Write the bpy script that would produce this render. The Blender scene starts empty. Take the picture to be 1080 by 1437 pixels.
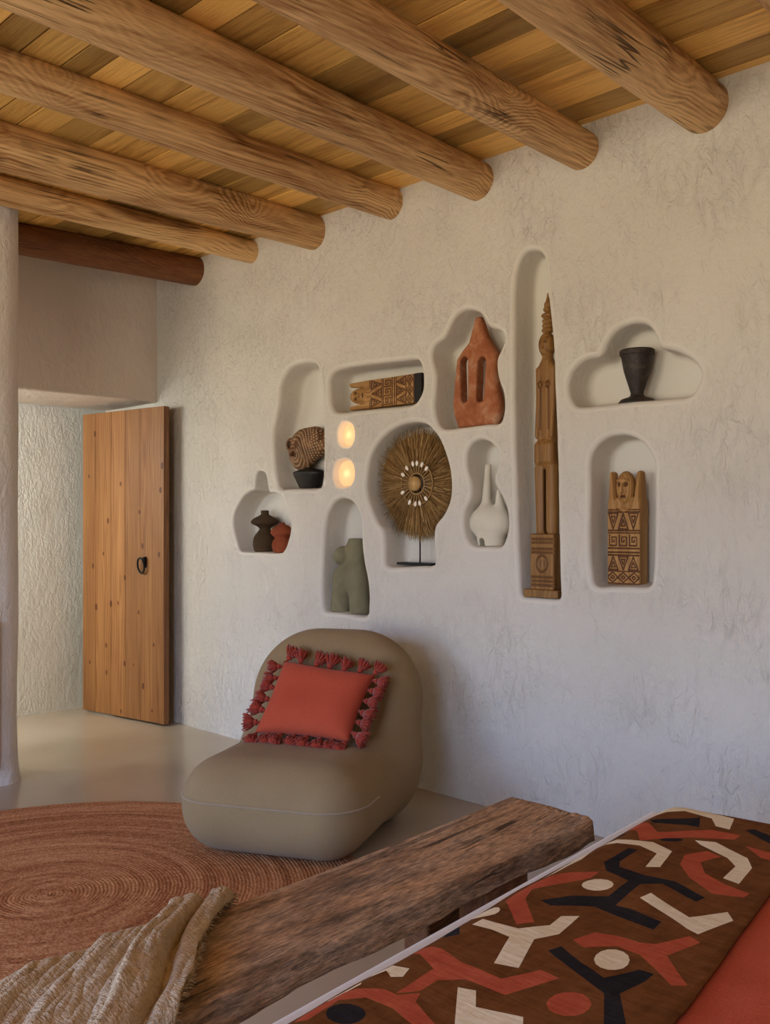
import bpy, bmesh, math, random
import numpy as np
from mathutils import Vector, Matrix, noise as mnoise
from mathutils.geometry import delaunay_2d_cdt
random.seed(7)
rng = np.random.default_rng(7)
S = bpy.context.scene
COL = S.collection
PI = math.pi

# ------------------------------------------------------------------ objects
def tag(o, label=None, cat=None, group=None, kind=None):
    if label: o['label'] = label
    if cat: o['category'] = cat
    if group: o['group'] = group
    if kind: o['kind'] = kind
    return o

def link(name, me, mats=(), parent=None, smooth=True):
    o = bpy.data.objects.new(name, me)
    COL.objects.link(o)
    for m in (mats if isinstance(mats, (list, tuple)) else [mats]):
        me.materials.append(m)
    if smooth:
        me.polygons.foreach_set('use_smooth', [True] * len(me.polygons))
    if parent: o.parent = parent
    return o

def obj(name, verts, faces, mats, parent=None, smooth=True, midx=None):
    me = bpy.data.meshes.new(name)
    me.from_pydata([tuple(map(float, v)) for v in verts], [], [tuple(map(int, f)) for f in faces])
    if midx is not None: me.polygons.foreach_set('material_index', [int(i) for i in midx])
    me.update()
    return link(name, me, mats, parent, smooth)

def empty(name, loc=(0, 0, 0), rot=(0, 0, 0)):
    o = bpy.data.objects.new(name, None)
    COL.objects.link(o); o.location = loc; o.rotation_euler = rot
    o.empty_display_size = .1
    return o

class MB:
    """collects shapes into one mesh"""
    def __init__(s): s.v = []; s.f = []; s.m = []
    def add(s, v, f, mi=0):
        n = len(s.v); s.v += [tuple(p) for p in v]
        s.f += [tuple(i + n for i in q) for q in f]; s.m += [mi] * len(f)
        return s
    def box(s, lo, hi, mi=0):
        (a, b, c), (d, e, g) = lo, hi
        v = [(a, b, c), (d, b, c), (d, e, c), (a, e, c), (a, b, g), (d, b, g), (d, e, g), (a, e, g)]
        return s.add(v, [(0, 3, 2, 1), (4, 5, 6, 7), (0, 1, 5, 4), (1, 2, 6, 5), (2, 3, 7, 6), (3, 0, 4, 7)], mi)
    def tube(s, pts, rad, n=8, closed=False, mi=0):
        P = [Vector(p) for p in pts]; m = len(P)
        R = rad if hasattr(rad, '__len__') else [rad] * m
        v = []; prev = None
        for i in range(m):
            if closed: t = P[(i + 1) % m] - P[i - 1]
            else: t = P[min(i + 1, m - 1)] - P[max(i - 1, 0)]
            t.normalize()
            if prev is None:
                a = Vector((0, 0, 1)) if abs(t.z) < .9 else Vector((1, 0, 0))
                nrm = (a - t * a.dot(t)).normalized()
            else:
                nrm = (prev - t * prev.dot(t)).normalized()
            prev = nrm; b = t.cross(nrm)
            for k in range(n):
                an = 2 * PI * k / n
                v.append(P[i] + (nrm * math.cos(an) + b * math.sin(an)) * R[i])
        f = []
        for i in range(m if closed else m - 1):
            j = (i + 1) % m
            for k in range(n):
                l = (k + 1) % n
                f.append((i * n + k, i * n + l, j * n + l, j * n + k))
        if not closed:
            f.append(tuple(range(n))[::-1]); f.append(tuple((m - 1) * n + k for k in range(n)))
        return s.add(v, f, mi)
    def lathe(s, prof, c=(0, 0, 0), n=40, sx=1., sy=1., mi=0):
        v = []; f = []
        for r, z in prof:
            for k in range(n):
                a = 2 * PI * k / n
                v.append((c[0] + r * sx * math.cos(a), c[1] + r * sy * math.sin(a), c[2] + z))
        for i in range(len(prof) - 1):
            for k in range(n):
                l = (k + 1) % n
                f.append((i * n + k, i * n + l, (i + 1) * n + l, (i + 1) * n + k))
        f.append(tuple(range(n))[::-1]); f.append(tuple((len(prof) - 1) * n + k for k in range(n)))
        return s.add(v, f, mi)
    def ball(s, c, r, n=12, mi=0):
        rx, ry, rz = r if hasattr(r, '__len__') else (r, r, r)
        prof = [(max(1e-4, math.sin(PI * i / n)), -math.cos(PI * i / n)) for i in range(n + 1)]
        v = []; f = []
        w = n * 2
        for q, z in prof:
            for k in range(w):
                a = 2 * PI * k / w
                v.append((c[0] + rx * q * math.cos(a), c[1] + ry * q * math.sin(a), c[2] + rz * z))
        for i in range(n):
            for k in range(w):
                l = (k + 1) % w
                f.append((i * w + k, i * w + l, (i + 1) * w + l, (i + 1) * w + k))
        return s.add(v, f, mi)
    def build(s, name, mats, parent=None, smooth=True, bevel=0, seg=2):
        o = obj(name, s.v, s.f, mats, parent, smooth, s.m)
        if bevel:
            bm = bmesh.new(); bm.from_mesh(o.data)
            es = [e for e in bm.edges if len(e.link_faces) == 2 and e.calc_face_angle(0) > .6]
            bmesh.ops.bevel(bm, geom=es, offset=bevel, segments=seg, affect='EDGES', profile=.6, clamp_overlap=True)
            bm.to_mesh(o.data); bm.free()
            o.data.polygons.foreach_set('use_smooth', [smooth] * len(o.data.polygons))
            m = o.modifiers.new('wn', 'WEIGHTED_NORMAL'); m.keep_sharp = True
        return o

# ------------------------------------------------------------------ distance fields -> meshes
def smin(a, b, k):
    h = np.clip(.5 + .5 * (b - a) / k, 0, 1)
    return b * (1 - h) + a * h - k * h * (1 - h)
def smax(a, b, k): return -smin(-a, -b, k)
def s_ell(x, y, z, c, r):
    k0 = np.sqrt(((x - c[0]) / r[0]) ** 2 + ((y - c[1]) / r[1]) ** 2 + ((z - c[2]) / r[2]) ** 2)
    k1 = np.sqrt(((x - c[0]) / r[0] ** 2) ** 2 + ((y - c[1]) / r[1] ** 2) ** 2 + ((z - c[2]) / r[2] ** 2) ** 2) + 1e-9
    return k0 * (k0 - 1) / k1
def s_cap(x, y, z, a, b, ra, rb, fy=1.):
    ba = [b[i] - a[i] for i in range(3)]
    px, py, pz = x - a[0], y - a[1], z - a[2]
    h = np.clip((px * ba[0] + py * ba[1] + pz * ba[2]) / sum(q * q for q in ba), 0, 1)
    return np.sqrt((px - ba[0] * h) ** 2 + ((py - ba[1] * h) / fy) ** 2 + (pz - ba[2] * h) ** 2) - (ra + (rb - ra) * h)
def s_box(x, y, z, c, hb, r):
    qx, qy, qz = abs(x - c[0]) - hb[0] + r, abs(y - c[1]) - hb[1] + r, abs(z - c[2]) - hb[2] + r
    return np.sqrt(np.maximum(qx, 0) ** 2 + np.maximum(qy, 0) ** 2 + np.maximum(qz, 0) ** 2) + np.minimum(np.maximum(qx, np.maximum(qy, qz)), 0) - r
def s_poly(x, z, P):
    """signed 2-D distance to polygon"""
    d = np.full(x.shape, 1e9); ins = np.zeros(x.shape, bool)
    n = len(P)
    for i in range(n):
        ax, az = P[i]; bx, bz = P[(i + 1) % n]
        ex, ez = bx - ax, bz - az
        h = np.clip(((x - ax) * ex + (z - az) * ez) / (ex * ex + ez * ez + 1e-12), 0, 1)
        d = np.minimum(d, (x - ax - ex * h) ** 2 + (z - az - ez * h) ** 2)
        if ez != 0:
            c = ((az > z) != (bz > z)) & (x < ex * (z - az) / ez + ax)
            ins ^= c
    d = np.sqrt(d)
    return np.where(ins, -d, d)
def s_extr(d2, y, h, r):
    w = abs(y) - h
    return np.sqrt(np.maximum(d2 + r, 0) ** 2 + np.maximum(w + r, 0) ** 2) + np.minimum(np.maximum(d2 + r, w + r), 0) - r

def nets(f, lo, hi, h):
    ax = [np.arange(lo[i] - 2 * h, hi[i] + 2.5 * h, h) for i in range(3)]
    X, Y, Z = np.meshgrid(*ax, indexing='ij')
    D = f(X, Y, Z); s = D < 0
    nx, ny, nz = D.shape
    sl = lambda i, n: slice(i, n - 1 + i)
    cor = {(i, j, k): (sl(i, nx), sl(j, ny), sl(k, nz)) for i in (0, 1) for j in (0, 1) for k in (0, 1)}
    cnt = sum(s[cor[c]].astype(int) for c in cor)
    act = (cnt > 0) & (cnt < 8)
    ids = np.full(act.shape, -1); ids[act] = np.arange(act.sum())
    acc = np.zeros(act.shape + (3,)); num = np.zeros(act.shape)
    for c in cor:
        for a in range(3):
            if c[a] == 0:
                e = list(c); e[a] = 1; e = tuple(e)
                d0, d1 = D[cor[c]], D[cor[e]]
                m = (d0 < 0) != (d1 < 0)
                t = np.where(m, d0 / np.where(m, d0 - d1, 1), 0)
                for q in range(3):
                    acc[..., q] += np.where(m, (t if q == a else c[q]), 0)
                num += m
    I = np.argwhere(act)
    V = (I + acc[act] / num[act][:, None]) * h + np.array([a[0] for a in ax])
    F = []
    for a in range(3):
        b, c = (a + 1) % 3, (a + 2) % 3
        s0 = [slice(None)] * 3; s1 = [slice(None)] * 3
        s0[a] = slice(0, -1); s1[a] = slice(1, None)
        p, q = s[tuple(s0)], s[tuple(s1)]
        for g in np.argwhere(p != q):
            if g[b] < 1 or g[c] < 1 or g[b] >= act.shape[b] or g[c] >= act.shape[c]: continue
            def cell(db, dc):
                w = g.copy(); w[b] += db; w[c] += dc; return ids[tuple(w)]
            quad = [cell(-1, -1), cell(0, -1), cell(0, 0), cell(-1, 0)]
            F.append(quad if p[tuple(g)] else quad[::-1])
    return V, F

def sculpt(name, f, lo, hi, h, mats, parent=None, it=2, mask=None, loc=None):
    V, F = nets(f, lo, hi, h)
    V = np.asarray(V)
    if it:      # light relaxation of the sampled surface
        E = np.array([(q[i], q[(i + 1) % 4]) for q in F for i in range(4)])
        for _ in range(it):
            a = np.zeros_like(V); n = np.zeros(len(V))
            np.add.at(a, E[:, 0], V[E[:, 1]]); np.add.at(n, E[:, 0], 1)
            V = V * .5 + a / np.maximum(n, 1)[:, None] * .5
    mi = None
    if mask is not None:
        c = V[np.array(F)].mean(axis=1); mi = mask(c[:, 0], c[:, 1], c[:, 2])
    o = obj(name, V, F, mats, parent, True, mi)
    if loc: o.location = loc
    return o

# ------------------------------------------------------------------ materials
class Mat:
    def __init__(s, name, rough=.6, base=(.8, .8, .8), metal=0, spec=.5):
        s.m = bpy.data.materials.new(name); s.m.use_nodes = True
        s.t = s.m.node_tree; s.b = s.t.nodes['Principled BSDF']
        s.b.inputs['Roughness'].default_value = rough
        s.b.inputs['Base Color'].default_value = (*base, 1)
        s.b.inputs['Metallic'].default_value = metal
        s.b.inputs['Specular IOR Level'].default_value = spec
        s.tc = s.t.nodes.new('ShaderNodeTexCoord')
        s.bumps = None
    def put(s, inp, val):
        if isinstance(val, bpy.types.NodeSocket): s.t.links.new(val, inp)
        elif isinstance(val, (tuple, list)) and len(val) == 3 and inp.type == 'RGBA': inp.default_value = (*val, 1)
        else: inp.default_value = val
    def co(s, scale=(1, 1, 1), rot=(0, 0, 0), off=(0, 0, 0), src=None):
        n = s.t.nodes.new('ShaderNodeMapping')
        n.inputs['Scale'].default_value = scale; n.inputs['Rotation'].default_value = rot; n.inputs['Location'].default_value = off
        s.put(n.inputs['Vector'], src or s.tc.outputs['Object']); return n.outputs[0]
    def noise(s, co, scale=5, detail=4, rough=.55, dist=0, color=False):
        n = s.t.nodes.new('ShaderNodeTexNoise'); s.put(n.inputs['Vector'], co)
        n.inputs['Scale'].default_value = scale; n.inputs['Detail'].default_value = detail
        n.inputs['Roughness'].default_value = rough; n.inputs['Distortion'].default_value = dist
        return n.outputs['Color' if color else 'Fac']
    def voro(s, co, scale=5, feat='F1', out='Distance', rand=1):
        n = s.t.nodes.new('ShaderNodeTexVoronoi'); n.feature = feat; s.put(n.inputs['Vector'], co)
        n.inputs['Scale'].default_value = scale; n.inputs['Randomness'].default_value = rand
        return n.outputs[out]
    def math(s, op, a, b=0, c=0, clamp=False):
        n = s.t.nodes.new('ShaderNodeMath'); n.operation = op; n.use_clamp = clamp
        for i, v in enumerate((a, b, c)): s.put(n.inputs[i], v)
        return n.outputs[0]
    def vmath(s, op, a, b=(0, 0, 0), out=0):
        n = s.t.nodes.new('ShaderNodeVectorMath'); n.operation = op
        s.put(n.inputs[0], a); s.put(n.inputs[1], b); return n.outputs[out]
    def sep(s, v):
        n = s.t.nodes.new('ShaderNodeSeparateXYZ'); s.put(n.inputs[0], v); return n.outputs
    def comb(s, x, y, z):
        n = s.t.nodes.new('ShaderNodeCombineXYZ')
        for i, v in enumerate((x, y, z)): s.put(n.inputs[i], v)
        return n.outputs[0]
    def ramp(s, fac, stops, interp='LINEAR'):
        n = s.t.nodes.new('ShaderNodeValToRGB'); s.put(n.inputs[0], fac)
        r = n.color_ramp; r.interpolation = interp
        while len(r.elements) < len(stops): r.elements.new(.5)
        for e, (p, c) in zip(r.elements, stops):
            e.position = p; e.color = (*c, 1) if hasattr(c, '__len__') else (c, c, c, 1)
        return n.outputs[0]
    def mix(s, fac, a, b, mode='MIX'):
        n = s.t.nodes.new('ShaderNodeMix'); n.data_type = 'RGBA'; n.blend_type = mode
        s.put(n.inputs[0], fac); s.put(n.inputs[6], a); s.put(n.inputs[7], b); return n.outputs[2]
    def island(s):
        return s.t.nodes.new('ShaderNodeNewGeometry').outputs['Random Per Island']
    def rand(s):
        return s.t.nodes.new('ShaderNodeObjectInfo').outputs['Random']
    def base(s, v): s.put(s.b.inputs['Base Color'], v); return s
    def rough(s, v): s.put(s.b.inputs['Roughness'], v); return s
    def bump(s, h, strength=.3, dist=.01):
        n = s.t.nodes.new('ShaderNodeBump'); n.inputs['Strength'].default_value = strength
        n.inputs['Distance'].default_value = dist; s.put(n.inputs['Height'], h)
        if s.bumps: s.put(n.inputs['Normal'], s.bumps)
        s.bumps = n.outputs[0]; s.put(s.b.inputs['Normal'], s.bumps); return s

# ------------------------------------------------------------------ material library
def plaster(name, lo, hi, b1=.35, b2=.3, grain=42):
    m = Mat(name, .9, spec=.2); co = m.co()
    m.base(m.ramp(m.noise(co, 1.3, 5, .6), [(.3, lo), (.7, hi)]))
    m.bump(m.noise(co, 6, 4, .6), b2, .03)
    wv = m.noise(m.co((1, 1, .5)), grain * .7, 4, .6, .7)
    fl = m.ramp(wv, [(.36, 0), (.50, .5), (.60, 1), (.70, .75)])
    m.bump(m.math('ADD', m.math('MULTIPLY', fl, m.ramp(m.noise(co, 3.5, 3), [(.35, .25), (.65, 1)])), m.math('MULTIPLY', m.noise(m.co((1, 1, .6)), grain * 2.2, 4, .65), .55)), b1, .007)
    return m.m
M_WALL = plaster('lime_plaster', (.61, .555, .475), (.67, .615, .535), 1.0, .5)
M_NICHE = plaster('smooth_niche_plaster', (.63, .575, .49), (.68, .625, .545), .12, .3)
M_SIDE = plaster('smooth_plaster', (.72, .62, .53), (.78, .68, .59), .35, .35, 30)
M_STUCCO = plaster('rough_stucco', (.84, .84, .78), (.89, .89, .83), .5, .25, 52)
M_COL = plaster('column_plaster', (.70, .63, .56), (.77, .70, .63), .5, .4, 30)

def mk_floor():
    m = Mat('polished_cement', .3, spec=.5); co = m.co()
    n = m.noise(co, 1.3, 4, .45, .15)
    m.base(m.ramp(n, [(.25, (.37, .285, .20)), (.5, (.44, .35, .255)), (.75, (.50, .405, .305))]))
    m.rough(.2)
    return m.m
M_FLOOR = mk_floor()

def _w(): pass
def wood(name, dark, mid, light, axis=1, ring=900, wob=.05, rough=.6, bump=.35, seed=(0, 0, 0), mott=.5, per=False, rc=.09, knots=0, lo=.22, cracks=0, worn=0):
    """log and plank grain: rings about the long axis pushed about by low noise, cut open as cathedral loops"""
    m = Mat(name, rough, spec=.3)
    sc = [9, 9, 9]; sc[axis] = 1.1
    src = m.tc.outputs['Object']
    if per:
        r = m.rand() if per == 'object' else m.island()
        src = m.vmath('ADD', src, m.comb(m.math('MULTIPLY', r, 13), m.math('MULTIPLY', r, 29), m.math('MULTIPLY', r, 7)))
    co = m.co(off=seed, src=src)
    s = m.sep(m.co(src=src))
    o = [i for i in range(3) if i != axis]
    r = m.math('SQRT', m.math('ADD', m.math('MULTIPLY', s[o[0]], s[o[0]]), m.math('MULTIPLY', s[o[1]], s[o[1]])))
    low = m.noise(m.co(tuple(sc), src=co), .55, 2, .5, .5)
    v = m.math('ADD', r, m.math('MULTIPLY', low, wob * 3))
    lo2 = m.noise(m.co(tuple(q * 3.2 for q in sc), src=co), .6, 3, .6)
    v = m.math('ADD', v, m.math('MULTIPLY', lo2, wob * .42))
    kd = None
    if knots:
        an = m.math('MULTIPLY', m.math('ARCTAN2', s[o[0]], s[o[1]]), .09)
        vn = m.t.nodes.new('ShaderNodeTexVoronoi'); vn.voronoi_dimensions = '2D'; vn.inputs['Scale'].default_value = knots
        off = m.math('MULTIPLY', m.rand(), 37)
        m.put(vn.inputs['Vector'], m.comb(m.math('ADD', m.math('MULTIPLY', an, 1.5), off), m.math('MULTIPLY', s[axis], .8), 0))
        kd = vn.outputs['Distance']; kr = m.sep(vn.outputs['Color'])[0]
        v = m.math('ADD', v, m.math('MULTIPLY', m.ramp(kd, [(0, 1), (.10, .55), (.33, 0)]), .085))
    ringv = m.math('SINE', m.math('MULTIPLY', v, ring))
    mk = m.ramp(m.noise(m.co((5, 5, 5), src=co), .7, 3), [(.38, .12), (.66, 1)])
    ringv = m.math('MULTIPLY', ringv, mk)
    fs = [170, 170, 170]; fs[axis] = 5
    fib = m.noise(m.co(tuple(fs), src=co), 1, 4, .65)
    ms = [14, 14, 14]; ms[axis] = 2.2
    mot = m.noise(m.co(tuple(ms), src=co), .45, 5, .65, .8)
    ks = [55, 55, 55]; ks[axis] = 1.6
    stk = m.noise(m.co(tuple(ks), src=co), 1, 3, .6, .3)
    t = m.math('ADD', m.math('MULTIPLY', ringv, rc), m.math('ADD', m.math('MULTIPLY', fib, .32), m.math('ADD', m.math('MULTIPLY', stk, .30), m.math('MULTIPLY', mot, mott * .8))))
    c = m.ramp(t, [(lo, dark), (.48, mid), (.72, light)])
    if cracks:
        cs = [24, 24, 24]; cs[axis] = .38
        cn = m.noise(m.co(tuple(cs), src=co), .5, 3, .55)
        ck = m.ramp(m.math('ABSOLUTE', m.math('SUBTRACT', cn, .5)), [(.003, 1), (.009, 0)])
        ck = m.math('MULTIPLY', ck, m.ramp(m.noise(m.co((3, 3, 3), src=co), 1.1, 2), [(.5, 0), (.62, 1)]))
        c = m.mix(m.math('MULTIPLY', ck, cracks), c, (.018, .007, .003))
        m.bump(m.math('MULTIPLY', ck, -1), .8, .012)
    if worn:
        pt = m.noise(m.co(tuple(13 if i != axis else 2.2 for i in range(3)), src=co), 1, 6, .72)
        c = m.mix(m.ramp(pt, [(.44, 0), (.62, worn)]), c, (.44, .33, .235))
        c = m.mix(m.ramp(m.noise(m.co(tuple(12 if i != axis else 2.4 for i in range(3)), src=co, off=(3, 1, 8)), 1, 5, .7), [(.48, 0), (.64, .75)]), c, (.040, .018, .009))
        sp = m.noise(m.co(tuple(170 if i != axis else 26 for i in range(3)), src=co), 1, 3, .75)
        c = m.mix(1, c, m.ramp(sp, [(.32, .45), (.5, 1), (.66, 1.5)]), 'MULTIPLY')
        m.bump(sp, .6, .006)
    if knots:
        k = m.math('MULTIPLY', m.ramp(kd, [(.035, 1), (.075, 0)]), m.math('GREATER_THAN', kr, .45))
        c = m.mix(m.math('MULTIPLY', k, .85), c, (.04, .014, .005))
    if per == 'island':
        c = m.mix(1, c, m.ramp(m.island(), [(0, .40), (.25, .75), (.6, 1.0), (1, 1.4)]), 'MULTIPLY')
    m.base(c)
    m.bump(m.math('ADD', m.math('MULTIPLY', fib, .6), m.math('MULTIPLY', ringv, .12)), bump, .006)
    m.bump(mot, bump * .6, .02)
    return m.m
M_BEAM = wood('old_log_wood', (.036, .012, .003), (.33, .145, .044), (.82, .52, .235), 1, 430, .06, .55, .8, mott=.75, per='object', rc=.085, knots=2.2, lo=.31, cracks=.75)
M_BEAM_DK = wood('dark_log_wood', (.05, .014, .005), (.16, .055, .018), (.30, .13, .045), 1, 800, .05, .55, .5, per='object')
M_BOARD = wood('ceiling_board_wood', (.05, .015, .002), (.37, .160, .028), (.74, .43, .115), 0, 160, .09, .40, .4, mott=.95, rc=.05, lo=.30, per='island')
M_GAP = Mat('board_gap', .9, (.03, .012, .004)).m
M_BENCH = wood('weathered_bench_wood', (.040, .015, .006), (.215, .090, .040), (.48, .28, .15), 1, 150, .03, .75, 1.0, mott=1.15, rc=.05, lo=.30, cracks=.9, worn=.6)
M_CARVE = wood('carved_wood', (.14, .055, .014), (.33, .160, .046), (.53, .31, .115), 2, 500, .03, .6, .3, per='object')
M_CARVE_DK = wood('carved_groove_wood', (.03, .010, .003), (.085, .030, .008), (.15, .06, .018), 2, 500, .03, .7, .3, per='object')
M_TOTEM = wood('totem_wood', (.085, .033, .008), (.22, .100, .025), (.36, .19, .058), 2, 500, .03, .5, .25)
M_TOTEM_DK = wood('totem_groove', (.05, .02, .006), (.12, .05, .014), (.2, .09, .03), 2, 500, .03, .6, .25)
M_KNOB = wood('knob_wood', (.20, .10, .03), (.42, .24, .08), (.6, .38, .16), 1, 900, .01, .5, .2)

def mk_door():
    m = Mat('knotty_pine', .42, spec=.4); tc = m.tc.outputs['Object']; s = m.sep(tc)
    co = m.co((26, 26, .75))
    low = m.noise(co, .6, 3, .5, .6)
    grain = m.math('SINE', m.math('MULTIPLY', m.math('ADD', m.math('MULTIPLY', s[0], 1.0), m.math('MULTIPLY', low, .12)), 420))
    fib = m.noise(m.co((240, 240, 3)), 1, 3, .6)
    t = m.math('ADD', m.math('MULTIPLY', grain, .10), m.math('ADD', m.math('MULTIPLY', fib, .35), m.math('MULTIPLY', m.noise(m.co((9, 9, .5)), 1, 3), .5)))
    c = m.ramp(t, [(.2, (.16, .056, .014)), (.45, (.28, .117, .035)), (.7, (.41, .20, .068))])
    c = m.mix(1, c, m.ramp(m.island(), [(0, .86), (1, 1.1)]), 'MULTIPLY')
    vn = m.t.nodes.new('ShaderNodeTexVoronoi'); vn.voronoi_dimensions = '2D'; vn.inputs['Scale'].default_value = 6.4
    m.put(vn.inputs['Vector'], m.comb(m.math('ADD', s[0], .33), m.math('MULTIPLY', s[2], .55), 0)); d = vn.outputs['Distance']
    rnd = m.sep(vn.outputs['Color'])[0]
    k = m.math('MULTIPLY', m.math('LESS_THAN', d, m.math('ADD', .016, m.math('MULTIPLY', rnd, .06))), m.math('GREATER_THAN', rnd, .32))
    halo = m.math('MULTIPLY', m.ramp(d, [(.05, 1), (.13, 0)]), m.math('GREATER_THAN', rnd, .32))
    c = m.mix(m.math('MULTIPLY', halo, .45), c, (.30, .11, .02))
    c = m.mix(k, c, (.10, .028, .008))
    m.base(c); m.bump(fib, .12, .003); return m.m
M_DOOR = mk_door()

def mk_rug():
    m = Mat('braided_jute', .95, spec=.1); s = m.sep(m.tc.outputs['Object'])
    r = m.math('SQRT', m.math('ADD', m.math('MULTIPLY', s[0], s[0]), m.math('MULTIPLY', s[1], s[1])))
    a = m.math('ARCTAN2', s[1], s[0])
    row = m.math('MULTIPLY', r, 1 / .0125)
    idx = m.math('FLOOR', row)
    pol = m.comb(m.math('MULTIPLY', idx, 1.7), m.math('MULTIPLY', m.math('MULTIPLY', a, r), 45), 0)
    n1 = m.noise(pol, 1, 4, .7)
    slow = m.noise(m.comb(m.math('MULTIPLY', r, 16), m.math('MULTIPLY', a, .35), 0), 1.6, 5, .7)
    fine = m.noise(m.co((120, 120, 120)), 1, 4, .75)
    t = m.math('ADD', m.math('MULTIPLY', n1, .30), m.math('ADD', m.math('MULTIPLY', slow, .42), m.math('MULTIPLY', fine, .46)))
    m.base(m.ramp(t, [(.42, (.070, .020, .008)), (.56, (.37, .145, .058)), (.72, (.70, .38, .19))]))
    br = m.math('SINE', m.math('ADD', m.math('MULTIPLY', m.math('MULTIPLY', a, idx), 1.0), m.math('MULTIPLY', row, 6.28)))
    m.bump(m.math('ADD', m.math('MULTIPLY', br, .1), fine), .5, .004); return m.m
M_RUG = mk_rug()

def fabric(name, c0, c1, scale=420, b=.25, rough=.95, sheen=.25, axis=(1, 1, 1), big=4):
    m = Mat(name, rough, spec=.06); co = m.co()
    w = m.noise(m.co((scale, scale * .25, scale)), 1, 2, .6)
    w2 = m.noise(m.co((scale * .25, scale, scale)), 1, 2, .6)
    t = m.math('ADD', m.math('MULTIPLY', m.math('ADD', w, w2), .3), m.math('MULTIPLY', m.noise(co, big, 4), .4))
    m.base(m.ramp(t, [(.35, c0), (.65, c1)]))
    m.b.inputs['Sheen Weight'].default_value = sheen
    m.bump(m.math('ADD', w, w2), b, .0025 if scale > 200 else .005); return m.m
M_CHAIR = fabric('taupe_upholstery', (.265, .176, .086), (.345, .240, .124), 500, .45, sheen=.08)
M_PIPE = fabric('taupe_piping', (.30, .215, .125), (.38, .285, .175), 500, .2)
M_CUSH = fabric('coral_linen', (.40, .058, .027), (.51, .092, .044), 330, .35, sheen=.08)
M_TASS = fabric('coral_yarn', (.24, .022, .011), (.42, .055, .026), 700, .5, big=120)
M_CORAL = fabric('coral_bedspread_cloth', (.50, .092, .046), (.58, .12, .062), 300, .3, sheen=0)
M_SUEDE = fabric('brown_suede', (.115, .040, .011), (.21, .082, .025), 60, .35, big=9, sheen=0)
M_CREAM = fabric('cream_suede', (.80, .68, .46), (.88, .77, .56), 60, .35, big=12, sheen=0)
M_RUST = fabric('rust_suede', (.40, .075, .035), (.52, .115, .055), 60, .35, big=12, sheen=0)
M_BLACK = fabric('black_suede', (.016, .014, .016), (.030, .026, .026), 60, .35, big=12, sheen=0)
M_SHEET = fabric('white_cotton', (.70, .64, .57), (.76, .70, .63), 300, .15)
M_SCARF = fabric('beige_wool', (.42, .30, .18), (.64, .51, .345), 190, 1.0, big=40, sheen=.05)
M_BEDBASE = plaster('bed_plinth_plaster', (.72, .65, .58), (.78, .71, .64), .1, .1)

def clay(name, c0, c1, c2, scale=9, rough=.85, b=.3):
    m = Mat(name, rough, spec=.25); co = m.co()
    m.base(m.ramp(m.noise(co, scale, 6, .65, .5), [(.3, c0), (.52, c1), (.72, c2)]))
    m.bump(m.noise(co, 60, 4, .6), b, .004); return m.m
M_TERRA = clay('terracotta', (.24, .066, .022), (.36, .125, .052), (.50, .28, .165), 13)
M_DKCLAY = clay('dark_brown_clay', (.035, .018, .006), (.05, .026, .009), (.07, .036, .013))
M_REDCLAY = clay('red_clay', (.17, .032, .010), (.22, .045, .014), (.27, .065, .022))
M_GREEN = clay('grey_green_stone', (.15, .13, .072), (.20, .175, .10), (.26, .235, .15), 6)
M_WHITE = clay('matt_white_ceramic', (.60, .54, .43), (.65, .59, .475), (.69, .63, .52), 5, .8, .1)
M_GOBLET = clay('dark_bronze', (.018, .014, .012), (.035, .026, .021), (.09, .062, .043), 26, .55, .5)
M_BLACKWOOD = clay('black_lacquered_wood', (.008, .006, .005), (.014, .011, .009), (.022, .017, .013), 6, .45, .1)
M_IRON = Mat('black_iron', .5, (.012, .011, .011), .6).m
M_SHELL = Mat('cowrie_shell', .3, (.85, .74, .60)).m
M_CORD = Mat('woven_cord', .9, (.30, .17, .06)).m

def mk_raffia():
    m = Mat('raffia', .75, spec=.2)
    i = m.island()
    c = m.ramp(i, [(0, (.13, .06, .018)), (.35, (.27, .14, .042)), (.75, (.40, .225, .075)), (1, (.58, .38, .17))])
    m.base(c); return m.m
M_RAFFIA = mk_raffia()

def mk_head():
    m = Mat('dotted_carved_wood', .7, spec=.25)
    co = m.co()
    s = m.sep(co)
    # carved concentric lines with dots round the face
    dx = m.math('ADD', s[0], .055); dz = m.math('MULTIPLY', m.math('ADD', s[2], .03), .8)
    r = m.math('SQRT', m.math('ADD', m.math('MULTIPLY', dx, dx), m.math('MULTIPLY', dz, dz)))
    r = m.math('ADD', r, m.math('MULTIPLY', m.noise(co, 9, 2), .03))
    line = m.math('GREATER_THAN', m.math('SINE', m.math('MULTIPLY', r, 420)), .35)
    an = m.math('ARCTAN2', dz, dx)
    dots = m.math('GREATER_THAN', m.math('SINE', m.math('MULTIPLY', an, 75)), -.1)
    p = m.math('MULTIPLY', m.math('MULTIPLY', line, dots), m.math('GREATER_THAN', r, .022))
    wood_c = m.ramp(m.noise(co, 24, 5, .65), [(.3, (.05, .02, .008)), (.55, (.16, .065, .02)), (.75, (.34, .18, .06))])
    m.base(m.mix(m.math('MULTIPLY', p, .75), wood_c, (.46, .37, .24)))
    m.bump(p, .3, .003); return m.m
M_HEAD = mk_head()

def mk_glow():
    m = Mat('warm_frosted_lens', .6, (.25, .17, .10))
    m.b.inputs['Emission Color'].default_value = (1.0, .50, .215, 1)
    m.b.inputs['Emission Strength'].default_value = .92
    return m.m
M_GLOW = mk_glow()

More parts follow.
